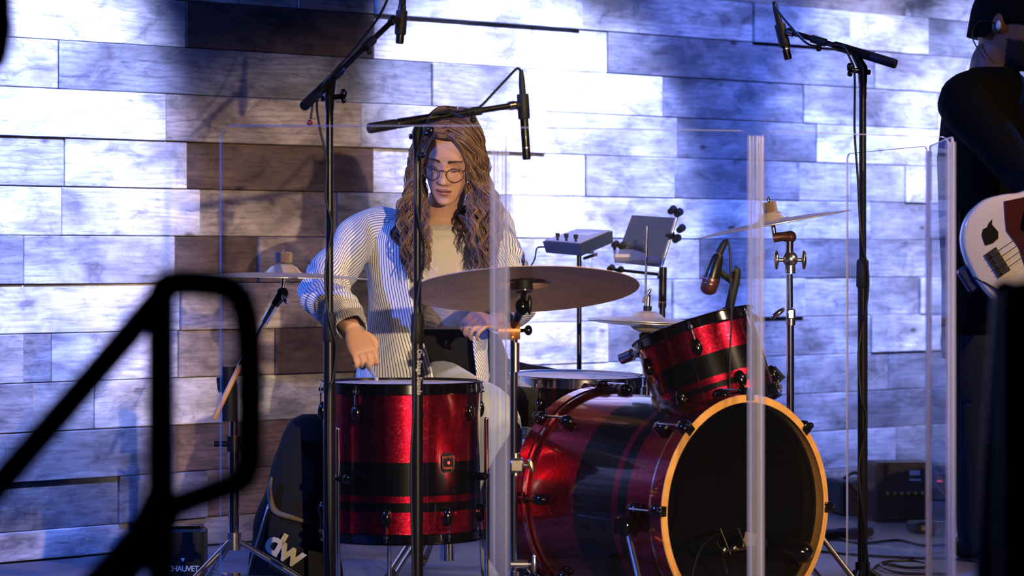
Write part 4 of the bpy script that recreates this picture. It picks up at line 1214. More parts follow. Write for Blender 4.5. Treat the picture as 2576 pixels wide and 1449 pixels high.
def ear(mb, c, ex, fw, up, sg, k=1.0):
    p = c + (ex * sg * .0715 - fw * .008 - up * .002) * k
    n = []
    for i in range(13):
        t = -0.6 + i / 12 * 4.6
        n.append(p + (fw * (-math.cos(t) * -.012 * 1.0 - .010) + up * math.sin(t) * .028 + ex * sg * .012) * k)
    mb.tube(n, .0055 * k, 8)
    x_, y_, a_ = (fw, up, ex)
    mb.sphere(p + ex * sg * .004 * k - fw * .008 * k, .026 * k, 12, 10, (.28, .62, 1.0), Matrix((ex, fw, up)).transposed())


def hand(mb, wrist, direc, back, sg, curl=(0.95, 1.0, 0.7), k=1.0, spread=0.16, thumb_out=0.6):
    """palm with four curled fingers and a thumb. direc: wrist to knuckles, back: out of the back of the hand, sg: side of the thumb"""
    d = Vector(direc).normalized(); bk = Vector(back); bk = (bk - d * bk.dot(d)).normalized(); w = d.cross(bk) * sg
    rings = []
    for (t, hw, ht) in ((-.012, .021, .017), (.0, .024, .0165), (.025, .034, .0155), (.055, .039, .0145), (.078, .0385, .0125), (.088, .036, .009)):
        cc = wrist + d * t * k
        rings.append([cc + (w * hw * math.cos(a) + bk * ht * math.sin(a)) * k for a in [2 * math.pi * i / 16 for i in range(16)]])
    mb.rings(rings)
    for j, (o, ln, r) in enumerate(((.0295, .93, .0076), (.0100, 1.0, .0079), (-.0098, .95, .0076), (-.0288, .78, .0068))):
        p = wrist + (d * .078 + w * o) * k
        a = 0.15; pts = [wrist + (d * .055 + w * o * .9) * k, p]
        for s_, (seg, cu) in enumerate(zip((.042, .027, .022), curl)):
            a += cu
            dd = d * math.cos(a) - bk * math.sin(a) + w * (o * spread * 4)
            p = p + dd.normalized() * seg * ln * k; pts.append(p)
        mb.tube(smooth_path(pts, 4), [r * k, r * 1.05 * k, r * k, r * .92 * k, r * .72 * k], 10)
    p0 = wrist + (d * .018 + w * .022) * k
    p1 = wrist + (d * .045 + w * (.040 + .012 * thumb_out) - bk * .014) * k
    p2 = wrist + (d * .075 + w * .036 - bk * .030) * k
    p3 = wrist + (d * .092 + w * .022 - bk * .038) * k
    mb.tube(smooth_path([p0, p1, p2, p3], 5), [.013 * k, .0115 * k, .0098 * k, .007 * k], 10)
    return w, bk


def limb(mb, pts, radii, n=16, sub=6, flat=1.0):
    path = smooth_path(pts, sub)
    rr = [interp(np.linspace(0, 1, len(radii)), radii, i / (len(path) - 1)) for i in range(len(path))]
    return mb.tube(path, rr, n, flat=flat)


def paint(me, fn):
    ca = me.color_attributes.new('tint', 'FLOAT_COLOR', 'POINT')
    buf = np.ones(len(me.vertices) * 4, dtype=np.float32)
    for i, v in enumerate(me.vertices):
        c = fn(v.co)
        buf[i * 4:i * 4 + 3] = c
    ca.data.foreach_set('color', buf)


def oval(c, ex, ey, rx, ry, n=28, a0=0.0, a1=2 * math.pi, pw=1.0):
    out = []
    for i in range(n):
        a = a0 + (a1 - a0) * i / n
        s_, c_ = math.sin(a), math.cos(a)
        out.append(c + ex * rx * math.copysign(abs(s_) ** pw, s_) + ey * ry * math.copysign(abs(c_) ** pw, c_))
    return out


# ------------------------------------------------------------------ the drummer
Yd = 8.24
EX = Vector((1, 0, 0)); FWD = Vector((0, -1, 0))
drummer = thing('person', 'long-haired drummer with glasses in an open striped shirt, looking down behind the kit', 'person', (P(1120, 900, 8.35).x, 8.35, 0))
# head frame
yaw, pitch, roll = math.radians(10), math.radians(27), math.radians(7)
hf = Vector((-math.sin(yaw), -math.cos(yaw), 0)); hx = Vector((math.cos(yaw), -math.sin(yaw), 0)); hu = Vector((0, 0, 1))
hf, hu = hf * math.cos(pitch) - hu * math.sin(pitch), hu * math.cos(pitch) + hf * math.sin(pitch)
hx, hu = hx * math.cos(roll) - hu * math.sin(roll), hu * math.cos(roll) + hx * math.sin(roll)
HC_ = P(1131, 393, 8.15)
neck_b = P(1112, 560, 8.26)

R_SH, R_EL, R_WR = P(922, 582, 8.25), P(818, 722, 8.10), P(888, 832, 7.93)
L_SH, L_EL, L_WR = P(1222, 570, 8.28), P(1292, 752, 8.16), P(1244, 812, 7.98)
R_HD = P(925, 905, 7.87); L_HD = P(1200, 800, 7.90)
PEL = P(1125, 912, 8.36)
R_HIP, R_KN, R_AN = P(1075, 966, 8.33), P(1246, 1050, 7.87), P(1268, 1440, 7.96)
L_HIP, L_KN, L_AN = P(1180, 958, 8.38), P(1420, 1010, 8.34), P(1475, 1380, 8.42)

mb = MB()
H = head_shape(mb, HC_, hx, hf, hu)
ear(mb, HC_, hx, hf, hu, -1); ear(mb, HC_, hx, hf, hu, 1)
limb(mb, [HC_ - hu * .075 - hf * .012, HC_ - hu * .11 - hf * .02, neck_b + Vector((0, 0, .02)), neck_b - Vector((0, 0, .04))], [.046, .047, .052, .075])
tor = [(1125, 930, 8.36, .160, .11), (1122, 880, 8.35, .158, .11), (1116, 800, 8.31, .128, .095), (1108, 700, 8.28, .140, .105), (1106, 620, 8.27, .140, .100), (1108, 582, 8.27, .105, .078), (1110, 552, 8.27, .07, .06)]
mb.rings([oval(P(px, py, y), EX, FWD, rx, ry) for px, py, y, rx, ry in tor])
limb(mb, [P(1000, 606, 8.26), R_SH + Vector((0, 0, -.012)), R_SH.lerp(R_EL, .5), R_EL, R_EL.lerp(R_WR, .45), R_WR], [.035, .042, .040, .036, .034, .023])
limb(mb, [P(1170, 606, 8.27), L_SH + Vector((0, 0, -.012)), L_SH.lerp(L_EL, .5), L_EL, L_EL.lerp(L_WR, .45), L_WR], [.035, .042, .040, .036, .034, .023])
hand(mb, R_WR, R_HD - R_WR, (0.25, -1.0, 0.35), -1, (0.55, 1.45, 0.95), 0.95)
hand(mb, L_WR, L_HD - L_WR, (0.1, -0.8, 0.75), 1, (0.9, 1.0, 0.7), 0.92)
limb(mb, [R_HIP, R_HIP.lerp(R_KN, .5), R_KN, R_KN.lerp(R_AN, .35), R_AN], [.08, .07, .055, .05, .035])
limb(mb, [L_HIP, L_HIP.lerp(L_KN, .5), L_KN, L_KN.lerp(L_AN, .35), L_AN], [.08, .07, .055, .05, .035])
me = remesh(mb, 0.0034, 3, 0.4)
Hinv = Matrix((hx, hf, hu))


def skin_tint(co):
    base = (0.56, 0.32, 0.21)
    q = Hinv @ (co - HC_)
    x, y, z = q
    if y > 0.045 and abs(x) < .07 and -.13 < z < .12:
        c = Vector(base)
        if abs(z + .0672) < .011 and abs(x) < .0225 * (1 - (abs(z + .0672) / .0125) ** 2):
            c = Vector((.38, .16, .12))
            if abs(z + .0672) < .0022:
                c = Vector((.13, .03, .03))
        lid = ((abs(x) - .031) / .015) ** 2 + ((z - .002) / .008) ** 2
        if lid < 1:
            c = c.lerp(Vector((.26, .13, .10)), 0.7)
        if abs(abs(x) - .031) < .0155 and abs(z - (-.006 + ((abs(x) - .031) / .016) ** 2 * .004)) < .0022:
            c = Vector((.02, .012, .01))
        bz = .0235 + .003 * math.sin(min(1, max(0, (abs(x) - .010) / .036)) * math.pi)
        if .010 < abs(x) < .050 and abs(z - bz) < .0042 * (1.15 - (abs(x) - .01) / .055):
            c = Vector((.05, .025, .015))
        ck = math.exp(-((abs(x) - .040) / .018) ** 2 - ((z + .03) / .02) ** 2)
        c = c.lerp(Vector((.60, .28, .20)), .45 * ck)
        return c
    return base


paint(me, skin_tint)
o_ = ORG[drummer.name]; shift_mesh(me, o_); me.name = 'body'
link_mesh('body', me, 'skin', drummer, 180, o_)

# glasses
gl = MB()
fy = .1015
for sg in (-1, 1):
    pts = []
    for i in range(29):
        a = 2 * math.pi * i / 28
        pts.append(H(sg * .0325 + .0230 * math.cos(a), fy - .010 * ((sg * .0325 + .0230 * math.cos(a)) / .055) ** 2, -.008 + .0205 * math.sin(a)))
    gl.tube(pts, .0013, 8)
    gl.tube([H(sg * .056, fy - .012, .004), H(sg * .068, fy - .035, .006), H(sg * .074, .0, .004)], .0016, 8)
gl.tube(smooth_path([H(-.009, fy + .001, .002), H(0, fy + .003, .006), H(.009, fy + .001, .002)]), .0017, 8)
gob = gl.build('glasses', mat('tortoise', (0.07, 0.03, 0.015), 0.25)[0], drummer, 60)
for sg in (-1, 1):
    mb = MB(); vs = [H(sg * .0325, fy - .003, -.008)]
    for i in range(28):
        a = 2 * math.pi * i / 28
        vs.append(H(sg * .0325 + .0226 * math.cos(a), fy - .010 * ((sg * .0325 + .024 * math.cos(a)) / .055) ** 2, -.008 + .0202 * math.sin(a)))
    mb.add(vs, [(0, 1 + i, 1 + (i + 1) % 28) for i in range(28)])
    mb.build('lens', 'lens_clear', gob, 180)

# hair: a cap over the skull and long wavy locks
random.seed(21)
hair = MB()
HC0 = [(0.045, 0.024, 0.014), (0.10, 0.055, 0.032), (0.22, 0.130, 0.078), (0.38, 0.245, 0.155), (0.20, 0.115, 0.085)]


def lock(ctrl, r0, r1, wav, lam, col, tipc, n=6, sub=9, flat=0.6):
    path = smooth_path(ctrl, sub)
    m = len(path); ph = random.uniform(0, 6.28); ph2 = random.uniform(0, 6.28)
    s_ = 0; out = []
    for i, p in enumerate(path):
        if i:
            s_ += (path[i] - path[i - 1]).length
        k = min(1, max(0, (s_ - .05) / .10))
        out.append(p + (EX * math.sin(s_ / lam * 6.283 + ph) + FWD * math.cos(s_ / lam * 6.283 + ph2) * .8) * wav * k)
    rr = [r0 * (0.55 + .45 * min(1, i / (m * .15))) + (r1 - r0) * (i / (m - 1)) ** 1.6 for i in range(m)]
    b = hair.tube(out, rr, n, flat=flat, ref=FWD)
    for i in range(m):
        t = (i / (m - 1)) ** 1.3
        c = [col[j] * (1 - t) + tipc[j] * t for j in range(3)]
        for k in range(n):
            hair.col[b + i * n + k] = c


# cap
NZ = 14; cap_r = []
cap_dk = (.045, .024, .014)
for i in range(NZ):
    zz = -.06 + .185 * i / (NZ - 1)
    t = max(0.0, (zz) / .128)
    rx = .082 * math.sqrt(max(0.002, 1 - t ** 2.6)); ry = .104 * math.sqrt(max(0.002, 1 - t ** 2.6))
    ring = []
    for k in range(36):
        a = 2 * math.pi * k / 36
        x = rx * math.sin(a); y = -.008 + ry * math.cos(a)
        lim = .030 - .10 * min(1, abs(x) / .078) if zz < .080 else 1.0
        y = min(y, lim)
        ring.append(H(x, y, zz))
    cap_r.append(ring)
b = hair.rings(cap_r)
for i in range(NZ * 36):
    hair.col[b + i] = cap_dk
rngh = np.random.default_rng(5)
SV, SF, SCOL = [], [], []
svn = 0


def strands(ctrl, count, rad0, rad1, ph, amp, lam, cols, tips, r=0.0015):
    """a wavy lock of thin strands that share one wave"""
    global svn
    path = np.array([tuple(p) for p in smooth_path(ctrl, 9)])
    m = len(path)
    seg = np.r_[0, np.cumsum(np.linalg.norm(np.diff(path, axis=0), axis=1))]
    k = np.clip((seg - .06) / .12, 0, 1)[:, None]
    tan = np.gradient(path, axis=0); tan /= np.linalg.norm(tan, axis=1)[:, None]
    fwv = np.array([0., -1., 0.])
    xa = np.cross(tan, fwv); xa /= np.linalg.norm(xa, axis=1)[:, None] + 1e-9
    ya = np.cross(tan, xa)
    w = 2 * np.pi * seg / lam
    path = path + (np.array([1., 0, 0]) * np.sin(w + ph)[:, None] + fwv * np.cos(w + ph * 1.3)[:, None] * .7) * amp * k
    t = np.linspace(0, 1, m)
    rad = (rad0 * (0.25 + .75 * np.clip(t / .22, 0, 1)) * (1 - t) + rad1 * t)[:, None]
    for c_i in range(count):
        an = rngh.uniform(0, 2 * np.pi); rr = np.sqrt(rngh.uniform(0, 1))
        tw = an + seg * rngh.uniform(-3, 3)
        jit = rngh.normal(0, .0012)
        p = path + xa * (np.cos(tw)[:, None] * rad * rr) + ya * (np.sin(tw)[:, None] * rad * rr * .7)
        p = p + xa * (np.sin(w * rngh.uniform(.9, 1.1) + rngh.uniform(0, 6))[:, None] * .0016 * k) + jit
        cut = int(m * rngh.uniform(.84, 1.0)); cut = max(cut, 6)
        p = p[:cut]; mm = cut
        th = r * (1 - .75 * (np.arange(mm) / (mm - 1)) ** 3)
        vv = np.empty((mm, 3, 3))
        for q in range(3):
            aa = 2 * np.pi * q / 3
            vv[:, q] = p + xa[:cut] * (np.cos(aa) * th)[:, None] + ya[:cut] * (np.sin(aa) * th)[:, None]
        base_i = svn + np.arange(mm - 1)[:, None] * 3
        for q in range(3):
            q2 = (q + 1) % 3
            SF.append(np.concatenate([base_i + q, base_i + q2, base_i + 3 + q2, base_i + 3 + q], axis=1))
        ca, cb = np.array(cols[rngh.integers(len(cols))]), np.array(tips[rngh.integers(len(tips))])
        tt = (np.linspace(0, 1, mm) ** 1.1)[:, None]
        cc = (ca * (1 - tt) + cb * tt) * rngh.uniform(.75, 1.25)
        SCOL.append(np.repeat(cc, 3, axis=0)); SV.append(vv.reshape(-1, 3)); svn += mm * 3


DK = [(0.040, 0.021, 0.012), (0.075, 0.040, 0.022)]
MD = [(0.11, 0.060, 0.034), (0.17, 0.095, 0.055), (0.24, 0.14, 0.082)]
LT = [(0.30, 0.185, 0.11), (0.42, 0.27, 0.165), (0.22, 0.125, 0.085)]
for side in (-1, 1):
    for j in range(78):
        f = random.random()                       # 0 front of the parting ... 1 back
        under = j < 30
        py = .078 - .160 * f
        top = H(side * .002 + .004, py, .106 + .014 * math.sin(math.pi * min(1, f * 1.1)) - (.012 if f < .12 else 0))
        lay = random.random() * (.55 if under else 1)
        t1 = H(side * (.038 + .014 * lay), py * .93 + .010, .101 - .010 * (f < .2))
        t2 = H(side * (.072 + .016 * lay), py * .62 + .012, .038)
        t3 = H(side * (.078 + .024 * lay), py * .50 + .020, -.035)
        fall = random.uniform(0.85, 1.06)
        out = random.uniform(.050, .112) if side < 0 else random.uniform(.056, .112)
        cx = HC_.x + side * (out + .012)
        fy_ = random.uniform(8.02, 8.12) if f < .62 else random.uniform(8.12, 8.22)
        flick = -.045 * lay * (f > .5) if side < 0 else .010 * lay
        p4 = Vector((cx + side * .006, (t3.y + fy_) / 2, HC_.z - .135))
        p5 = Vector((cx + side * .004 + flick, fy_, HC_.z - .205))
        p6 = Vector((cx - side * .004 + flick * .6, fy_ - .012, HC_.z - .265 * fall))
        p7 = Vector((cx - side * (.010 if side < 0 else .004) + flick * .4, fy_ - .015, HC_.z - (.322 if side < 0 else .300) * fall))
        ctrl = [top, t1, t2, t3, p4, p5, p6, p7]
        ph = 1.3 * side + cx * 25 + random.uniform(-.7, .7)
        if under:
            lock(ctrl, .0085, .002, .007, .085, DK[0], DK[1])
        strands(ctrl, 20, random.uniform(.008, .013), .004, ph, random.uniform(.006, .011), random.uniform(.066, .084), DK + MD[:2] if f > .3 else MD, MD + LT)
    # strands framing the face
    for j in range(12):
        lay = random.random()
        top = H(side * .003 + .004, .074 - .02 * lay, .101)
        t1 = H(side * (.028 + .008 * lay), .080, .092)
        t2 = H(side * (.052 + .012 * lay), .076 - .01 * lay, .048)
        t3 = H(side * (.066 + .012 * lay), .062, -.015)
        t4 = H(side * (.066 + .016 * lay), .060, -.075)
        cx = HC_.x + side * random.uniform(.050, .085)
        p5 = Vector((cx, random.uniform(8.00, 8.06), HC_.z - .19))
        p6 = Vector((cx + side * .004, random.uniform(8.00, 8.06), HC_.z - .26 - .05 * lay))
        strands([top, t1, t2, t3, t4, p5, p6], 12, random.uniform(.004, .008), .003, 1.3 * side + cx * 25 + random.uniform(-.6, .6), random.uniform(.006, .011), random.uniform(.066, .080), MD, LT)
b = len(hair.v)
me = hair.mesh('hair')
bm_v = np.array([tuple(v.co) for v in me.vertices]); bm_f = [list(p.vertices) for p in me.polygons]
bm_c = np.array([hair.col.get(i, (.06, .03, .016)) for i in range(len(bm_v))])
allv = np.concatenate([bm_v] + SV); allf = np.concatenate(SF) + len(bm_v); allc = np.concatenate([bm_c] + SCOL)
me2 = bpy.data.meshes.new('hair')
o_ = ORG[drummer.name]
me2.from_pydata((allv - np.array(o_)).tolist(), [], bm_f + allf.tolist())
ca = me2.color_attributes.new('tint', 'FLOAT_COLOR', 'POINT')
ca.data.foreach_set('color', np.concatenate([allc, np.ones((len(allc), 1))], axis=1).astype(np.float32).ravel())
link_mesh('hair', me2, 'hair', drummer, 180, o_)


# T-shirt
mb = MB()
ts = [(1116, 826, 8.31, .145, .112), (1115, 800, 8.31, .142, .112), (1108, 740, 8.28, .146, .118), (1106, 680, 8.27, .154, .126), (1106, 620, 8.27, .156, .120), (1108, 585, 8.27, .150, .104), (1110, 566, 8.27, .115, .080)]
mb.rings([oval(P(px, py, y), EX, FWD, rx, ry, 40) for px, py, y, rx, ry in ts])
mb.build('t_shirt', 'tee_cotton', drummer, 180)

# open striped shirt: body panels and sleeves, stripes follow the cloth
sm = MB()
S8 = FPX / Yd
RW = [  # py, centre px, rx, ry, left edge px, right edge px
    (540, 1108, .092, .078, 1060, 1152), (550, 1106, .142, .098, 1046, 1160), (570, 1100, .184, .128, 1036, 1172), (610, 1092, .192, .146, 1030, 1184), (660, 1086, .186, .150, 1030, 1190),
    (720, 1080, .172, .146, 1034, 1190), (780, 1078, .164, .146, 1046, 1188), (830, 1076, .168, .150, 1060, 1188), (880, 1072, .176, .162, 1078, 1192), (925, 1068, .184, .178, 1092, 1200), (966, 1064, .188, .190, 1098, 1206)]
NB = 64; rows = []
pys = [r[0] for r in RW]
samples_y = np.concatenate([np.linspace(540, 570, 5), np.linspace(580, 966, 40)])
for si, py in enumerate(samples_y):
    cx, rx, ry, xl, xr = [interp(pys, [r[j] for r in RW], py) for j in range(1, 6)]
    al = math.asin(max(-.98, min(.98, (xl - cx) / (rx * S8)))); ar = math.asin(max(-.98, min(.98, (xr - cx) / (rx * S8))))
    cen = P(cx, py, Yd + .04)
    row = []; u = 0; prev = None
    for k in range(NB):
        a = al - (al + 2 * math.pi - ar) * k / (NB - 1)
        wr = 1 + .018 * math.sin(a * 5 + py * .018) * min(1, max(0, (py - 600) / 150)) + .012 * math.sin(a * 9 - py * .03)
        p = cen + EX * rx * wr * math.sin(a) + FWD * ry * wr * math.cos(a)
        if prev is not None:
            u += (p - prev).length
        prev = p
        row.append((p, u))
    rows.append(row)
vs = [p for r in rows for p, u in r]
fs = [(i * NB + k, i * NB + k + 1, (i + 1) * NB + k + 1, (i + 1) * NB + k) for i in range(len(rows) - 1) for k in range(NB - 1)]
b = sm.add(vs, fs)
ref_row = rows[len(rows) // 3]
for i, r in enumerate(rows):
    for k, (p, u) in enumerate(r):
        sm.uv[b + i * NB + k] = (ref_row[k][1] * .55 + u * .45, i * .01)


def sleeve(pts, radii, folds, n=28, sub=9):
    path = smooth_path(pts, sub); m = len(path)
    rr = [interp(np.linspace(0, 1, len(radii)), radii, i / (m - 1)) for i in range(m)]
    dist = [0]
    for i in range(1, m):
        dist.append(dist[-1] + (path[i] - path[i - 1]).length)
    for i in range(m):
        t = i / (m - 1)
        f = interp([x for x, _ in folds], [y for _, y in folds], t)
        rr[i] *= 1 + f * math.sin(dist[i] / .030 * 6.283)
    b = sm.tube(path, rr, n, caps=False, ref=FWD)
    for i in range(m):
        for k in range(n):
            a = 2 * math.pi * k / n
            sm.v[b + i * n + k] += EX * .006 * math.sin(3 * a + dist[i] * 45) * (i > 2)
            sm.uv[b + i * n + k] = ((k if k <= n // 2 else n - k) / n * 2 * math.pi * .072, dist[i])


sleeve([P(1022, 584, 8.28), P(960, 574, 8.27), R_SH + Vector((-.012, 0, -.010)), R_SH.lerp(R_EL, .5) + Vector((-.008, 0, 0)), R_EL + Vector((-.004, 0, .0)), R_EL.lerp(R_WR, .25) + Vector((-.004, -.008, -.01)), R_EL.lerp(R_WR, .6), R_WR + (R_EL - R_WR) * .06],
       [.054, .060, .061, .059, .063, .060, .051, .042], [(0, 0), (.35, .0), (.55, .10), (.72, .11), (.9, .02), (1, 0)])
sleeve([P(1168, 568, 8.28), P(1200, 562, 8.29), L_SH + Vector((.006, 0, -.012)), L_SH.lerp(L_EL, .5), L_EL, L_EL.lerp(L_WR, .3), L_EL.lerp(L_WR, .85)],
       [.064, .074, .074, .066, .066, .060, .044], [(0, 0), (.4, .0), (.6, .09), (.75, .09), (1, 0)])
so = sm.build('striped_shirt', 'striped_shirt', drummer, 180)
md = so.modifiers.new('thickness', 'SOLIDIFY'); md.thickness = 0.003
# cuff
mb = MB(); cd = (R_EL - R_WR).normalized()
# trousers: black waist and left leg, pale denim right thigh
mb = MB()
hp = [(1125, 935, 8.36, .175, .13), (1124, 900, 8.36, .172, .128), (1120, 850, 8.34, .156, .118), (1116, 806, 8.32, .142, .108)]
mb.rings([oval(P(px, py, y), EX, FWD, rx, ry, 40) for px, py, y, rx, ry in hp])
limb(mb, [L_HIP, L_HIP.lerp(L_KN, .5), L_KN, L_KN.lerp(L_AN, .35), L_AN], [.090, .082, .070, .066, .062], 24)
mb.build('trousers', 'denim_black', drummer, 180)
mb = MB()
limb(mb, [R_HIP + Vector((.02, -.02, -.005)), R_HIP.lerp(R_KN, .5), R_KN, R_KN.lerp(R_AN, .35), R_AN], [.086, .078, .062, .062, .062], 24)
tl_ = mb.build('trouser_leg', 'denim_light', drummer, 180); tl_['label'] = 'pale denim right trouser leg'
for (an, yw) in ((R_AN, -0.35), (L_AN, -0.5)):
    mb = MB(); d = Vector((math.sin(-yw), -math.cos(yw), 0)); c_ = Vector((an.x, an.y, 0))
    sd = Vector((d.y, -d.x, 0))
    rg = []
    for (t, hw, ht, zc) in ((-.07, .02, .03, .045), (-.055, .034, .045, .05), (0, .036, .05, .053), (.06, .042, .035, .040), (.12, .046, .026, .031), (.165, .038, .02, .025), (.185, .012, .012, .02)):
        rg.append([c_ + d * t + sd * hw * math.cos(a) + Z1 * (zc + ht * math.sin(a)) for a in [2 * math.pi * i / 14 for i in range(14)]])
    mb.rings(rg); mb.build('shoe', 'black_matte', drummer, 180)

# stick in the right hand, struck down on the floor tom
gdv = (R_HD - R_WR).normalized(); gbk = Vector((0.25, -1.0, 0.35)); gbk = (gbk - gdv * gbk.dot(gdv)).normalized()
g0 = R_WR + gdv * .098 - gbk * .024
tipp = P(948, 955, 7.66); dd = (tipp - g0).normalized()
mb = MB(); mb.tube([g0 - dd * .060, g0 - dd * .055, g0, tipp - dd * .06, tipp - dd * .014, tipp - dd * .012, tipp - dd * .006, tipp], [.004, .0072, .0072, .0052, .0034, .0048, .0052, .002], 12)
tag(mb.build('drum_stick', 'cream'), 'pale drum stick held in the hand above the floor tom', 'drum stick')

# drum throne
tc_ = Vector((P(1125, 1400, 8.38).x, 8.38, 0))
thr = thing('drum_throne', 'round black drum throne with chrome tripod under the drummer', 'stool', tc_)
mb = MB(); mb.lathe([(0, .385), (.15, .385), (.168, .397), (.172, .42), (.165, .447), (.14, .457), (0, .46)], tc_, Z1, 36); mb.build('seat', 'black_matte', thr, 50)
mb = MB(); mb.cyl(tc_ + Z1 * .06, tc_ + Z1 * .39, .0125, n=16); mb.build('post', 'chrome', thr)
mb = MB(); mb.cyl(tc_ + Z1 * .215, tc_ + Z1 * .245, .026, n=18); mb.cyl(tc_ + Z1 * .05, tc_ + Z1 * .16, .020, n=18); mb.build('collar', 'chrome', thr, 40)
for k in range(3):
    t = math.radians(-18 + 120 * k + 8); d = Vector((math.cos(t), math.sin(t), 0)); sd = Vector((-d.y, d.x, 0))
    for s_ in (-1, 1):
        mb = MB(); mb.tube([tc_ + Z1 * .235 + d * .02 + sd * .012 * s_, tc_ + d * .245 + Z1 * .016 + sd * .012 * s_], .0085, 10, flat=.5); mb.build('leg', 'dull_chrome', thr)
    mb = MB(); mb.tube([tc_ + d * .225 + Z1 * .030, tc_ + d * .268 + Z1 * .008], [.017, .012], 12); mb.build('rubber_foot', 'black_rubber', thr)

# ------------------------------------------------------------------ the bass player, cut by the right edge
Yb = 8.95
bp = thing('person', 'bass player in black with a white earpiece, cut off by the right edge', 'person', (P(2470, 1400, Yb).x, Yb, 0))
bf = Vector((0.90, -0.42, 0)).normalized(); br_ = Vector((bf.y, -bf.x, 0))    # facing right, his right side to the camera
bhf = (Vector((0.93, -0.30, -0.16))).normalized(); bhu = Vector((0.12, 0.0, 1.0)); bhu = (bhu - bhf * bhu.dot(bhf)).normalized(); bhx = bhf.cross(bhu)
BH = P(2536, 70, 8.93)
mb = MB()
HB = head_shape(mb, BH, bhx, bhf, bhu, k=1.06)
ear(mb, BH, bhx, bhf, bhu, 1, 1.06); ear(mb, BH, bhx, bhf, bhu, -1, 1.06)
limb(mb, [BH - bhu * .07 - bhf * .02, BH - bhu * .12 - bhf * .035, P(2500, 205, Yb)], [.058, .060, .075])
bt = [(2475, 830, .15, .105), (2472, 700, .145, .10), (2472, 560, .155, .11), (2478, 400, .178, .125), (2484, 270, .185, .115), (2490, 215, .16, .09), (2498, 180, .08, .06)]
mb.rings([oval(P(px, py, Yb), br_, bf, rx, ry) for px, py, rx, ry in bt])
B_SH, B_EL, B_WR = P(2432, 262, 8.77), P(2562, 428, 8.66), P(2670, 520, 8.46)
limb(mb, [P(2480, 240, 8.9), B_SH, B_SH.lerp(B_EL, .5), B_EL, B_EL.lerp(B_WR, .5), B_WR], [.06, .062, .055, .046, .042, .028])
hand(mb, B_WR, Vector((.5, -.2, -.5)), (-.2, -1, .4), 1, k=1.0)
BL_SH, BL_EL, BL_WR = P(2540, 255, 9.12), P(2640, 440, 9.0), P(2760, 440, 8.75)
limb(mb, [P(2510, 240, 9.02), BL_SH, BL_SH.lerp(BL_EL, .5), BL_EL, BL_EL.lerp(BL_WR, .5), BL_WR], [.06, .062, .055, .046, .042, .028])
hand(mb, BL_WR, Vector((.9, -.1, .2)), (-.2, .4, .8), 1, k=1.0)
BR_HIP, BR_KN, BR_AN = P(2455, 850, 8.87), P(2462, 1110, 8.84), P(2468, 1370, 8.85)
BL_HIP, BL_KN, BL_AN = P(2500, 850, 9.03), P(2530, 1110, 9.02), P(2550, 1370, 9.05)
limb(mb, [BR_HIP, BR_KN, BR_AN], [.085, .058, .04]); limb(mb, [BL_HIP, BL_KN, BL_AN], [.085, .058, .04])
me = remesh(mb, 0.006, 2, 0.4)
Hb = Matrix((bhx, bhf, bhu))


def skin_b(co):
    q = (Hb @ (co - BH)) / 1.06
    x, y, z = q
    if -.14 < z < -.035 and y > .012 - .2 * (z + .035) * 0 and (co - BH).length < .17:
        if not (y > .075 and -.074 < z < -.058 and abs(x) < .02):
            return (.012, .010, .009)
    return (0.17, 0.095, 0.065)


paint(me, skin_b)
o_ = ORG[bp.name]; shift_mesh(me, o_); me.name = 'body'
link_mesh('body', me, 'skin', bp, 180, o_)
# cropped hair / cap
mb = MB(); rg = []
for i in range(12):
    zz = .012 + .125 * i / 11
    t = (zz - .012) / .128; rx = .0835 * math.sqrt(max(.002, 1 - t ** 2.4)); ry = .106 * math.sqrt(max(.002, 1 - t ** 2.4))
    rg.append([HB(rx * math.sin(a), min(-.006 + ry * math.cos(a), .080 if zz < .05 else 1), zz - (.055 if math.cos(a) < -.2 and i == 0 else 0)) for a in [2 * math.pi * k / 32 for k in range(32)]])
mb.rings(rg); mb.build('hair', 'black_cloth', bp, 180)
mb = MB(); ep = HB(.086, -.014, -.004); mb.sphere(ep, .0135, 14, 10, (.6, .85, 1.1)); mb.build('earpiece', mat('earpiece_white', (0.75, 0.78, 0.82), 0.25)[0], bp, 60)
mb = MB(); mb.tube(smooth_path([ep, HB(.088, -.045, .004), HB(.080, -.075, -.006), HB(.068, -.082, -.05), P(2478, 150, 8.86)]), .0022, 8); mb.build('earpiece_cable', 'cable_black', bp, 60)
mb = MB()
bt2 = [(2475, 850, .168, .122), (2472, 700, .164, .118), (2472, 560, .172, .126), (2478, 400, .194, .138), (2484, 270, .198, .128), (2490, 212, .175, .104), (2500, 172, .088, .068)]
mb.rings([oval(P(px, py, Yb), br_, bf, rx, ry, 36) for px, py, rx, ry in bt2])
limb(mb, [P(2480, 240, 8.9), B_SH, B_SH.lerp(B_EL, .5), B_EL, B_EL.lerp(B_WR, .5), B_WR], [.082, .086, .070, .060, .054, .038], 22)
limb(mb, [P(2510, 240, 9.02), BL_SH, BL_SH.lerp(BL_EL, .5), BL_EL, BL_EL.lerp(BL_WR, .5), BL_WR], [.082, .084, .070, .060, .054, .038], 22)
mb.build('sweater', 'black_cloth', bp, 180)
mb = MB()
mb.rings([oval(P(2475, py, Yb), br_, bf, rx, ry, 36) for py, rx, ry in ((900, .165, .12), (860, .17, .125), (820, .165, .12))])
limb(mb, [BR_HIP, BR_KN, BR_AN + Vector((0, 0, -.02))], [.098, .078, .066], 22); limb(mb, [BL_HIP, BL_KN, BL_AN + Vector((0, 0, -.02))], [.098, .078, .066], 22)
mb.build('trousers', 'denim_black', bp, 180)
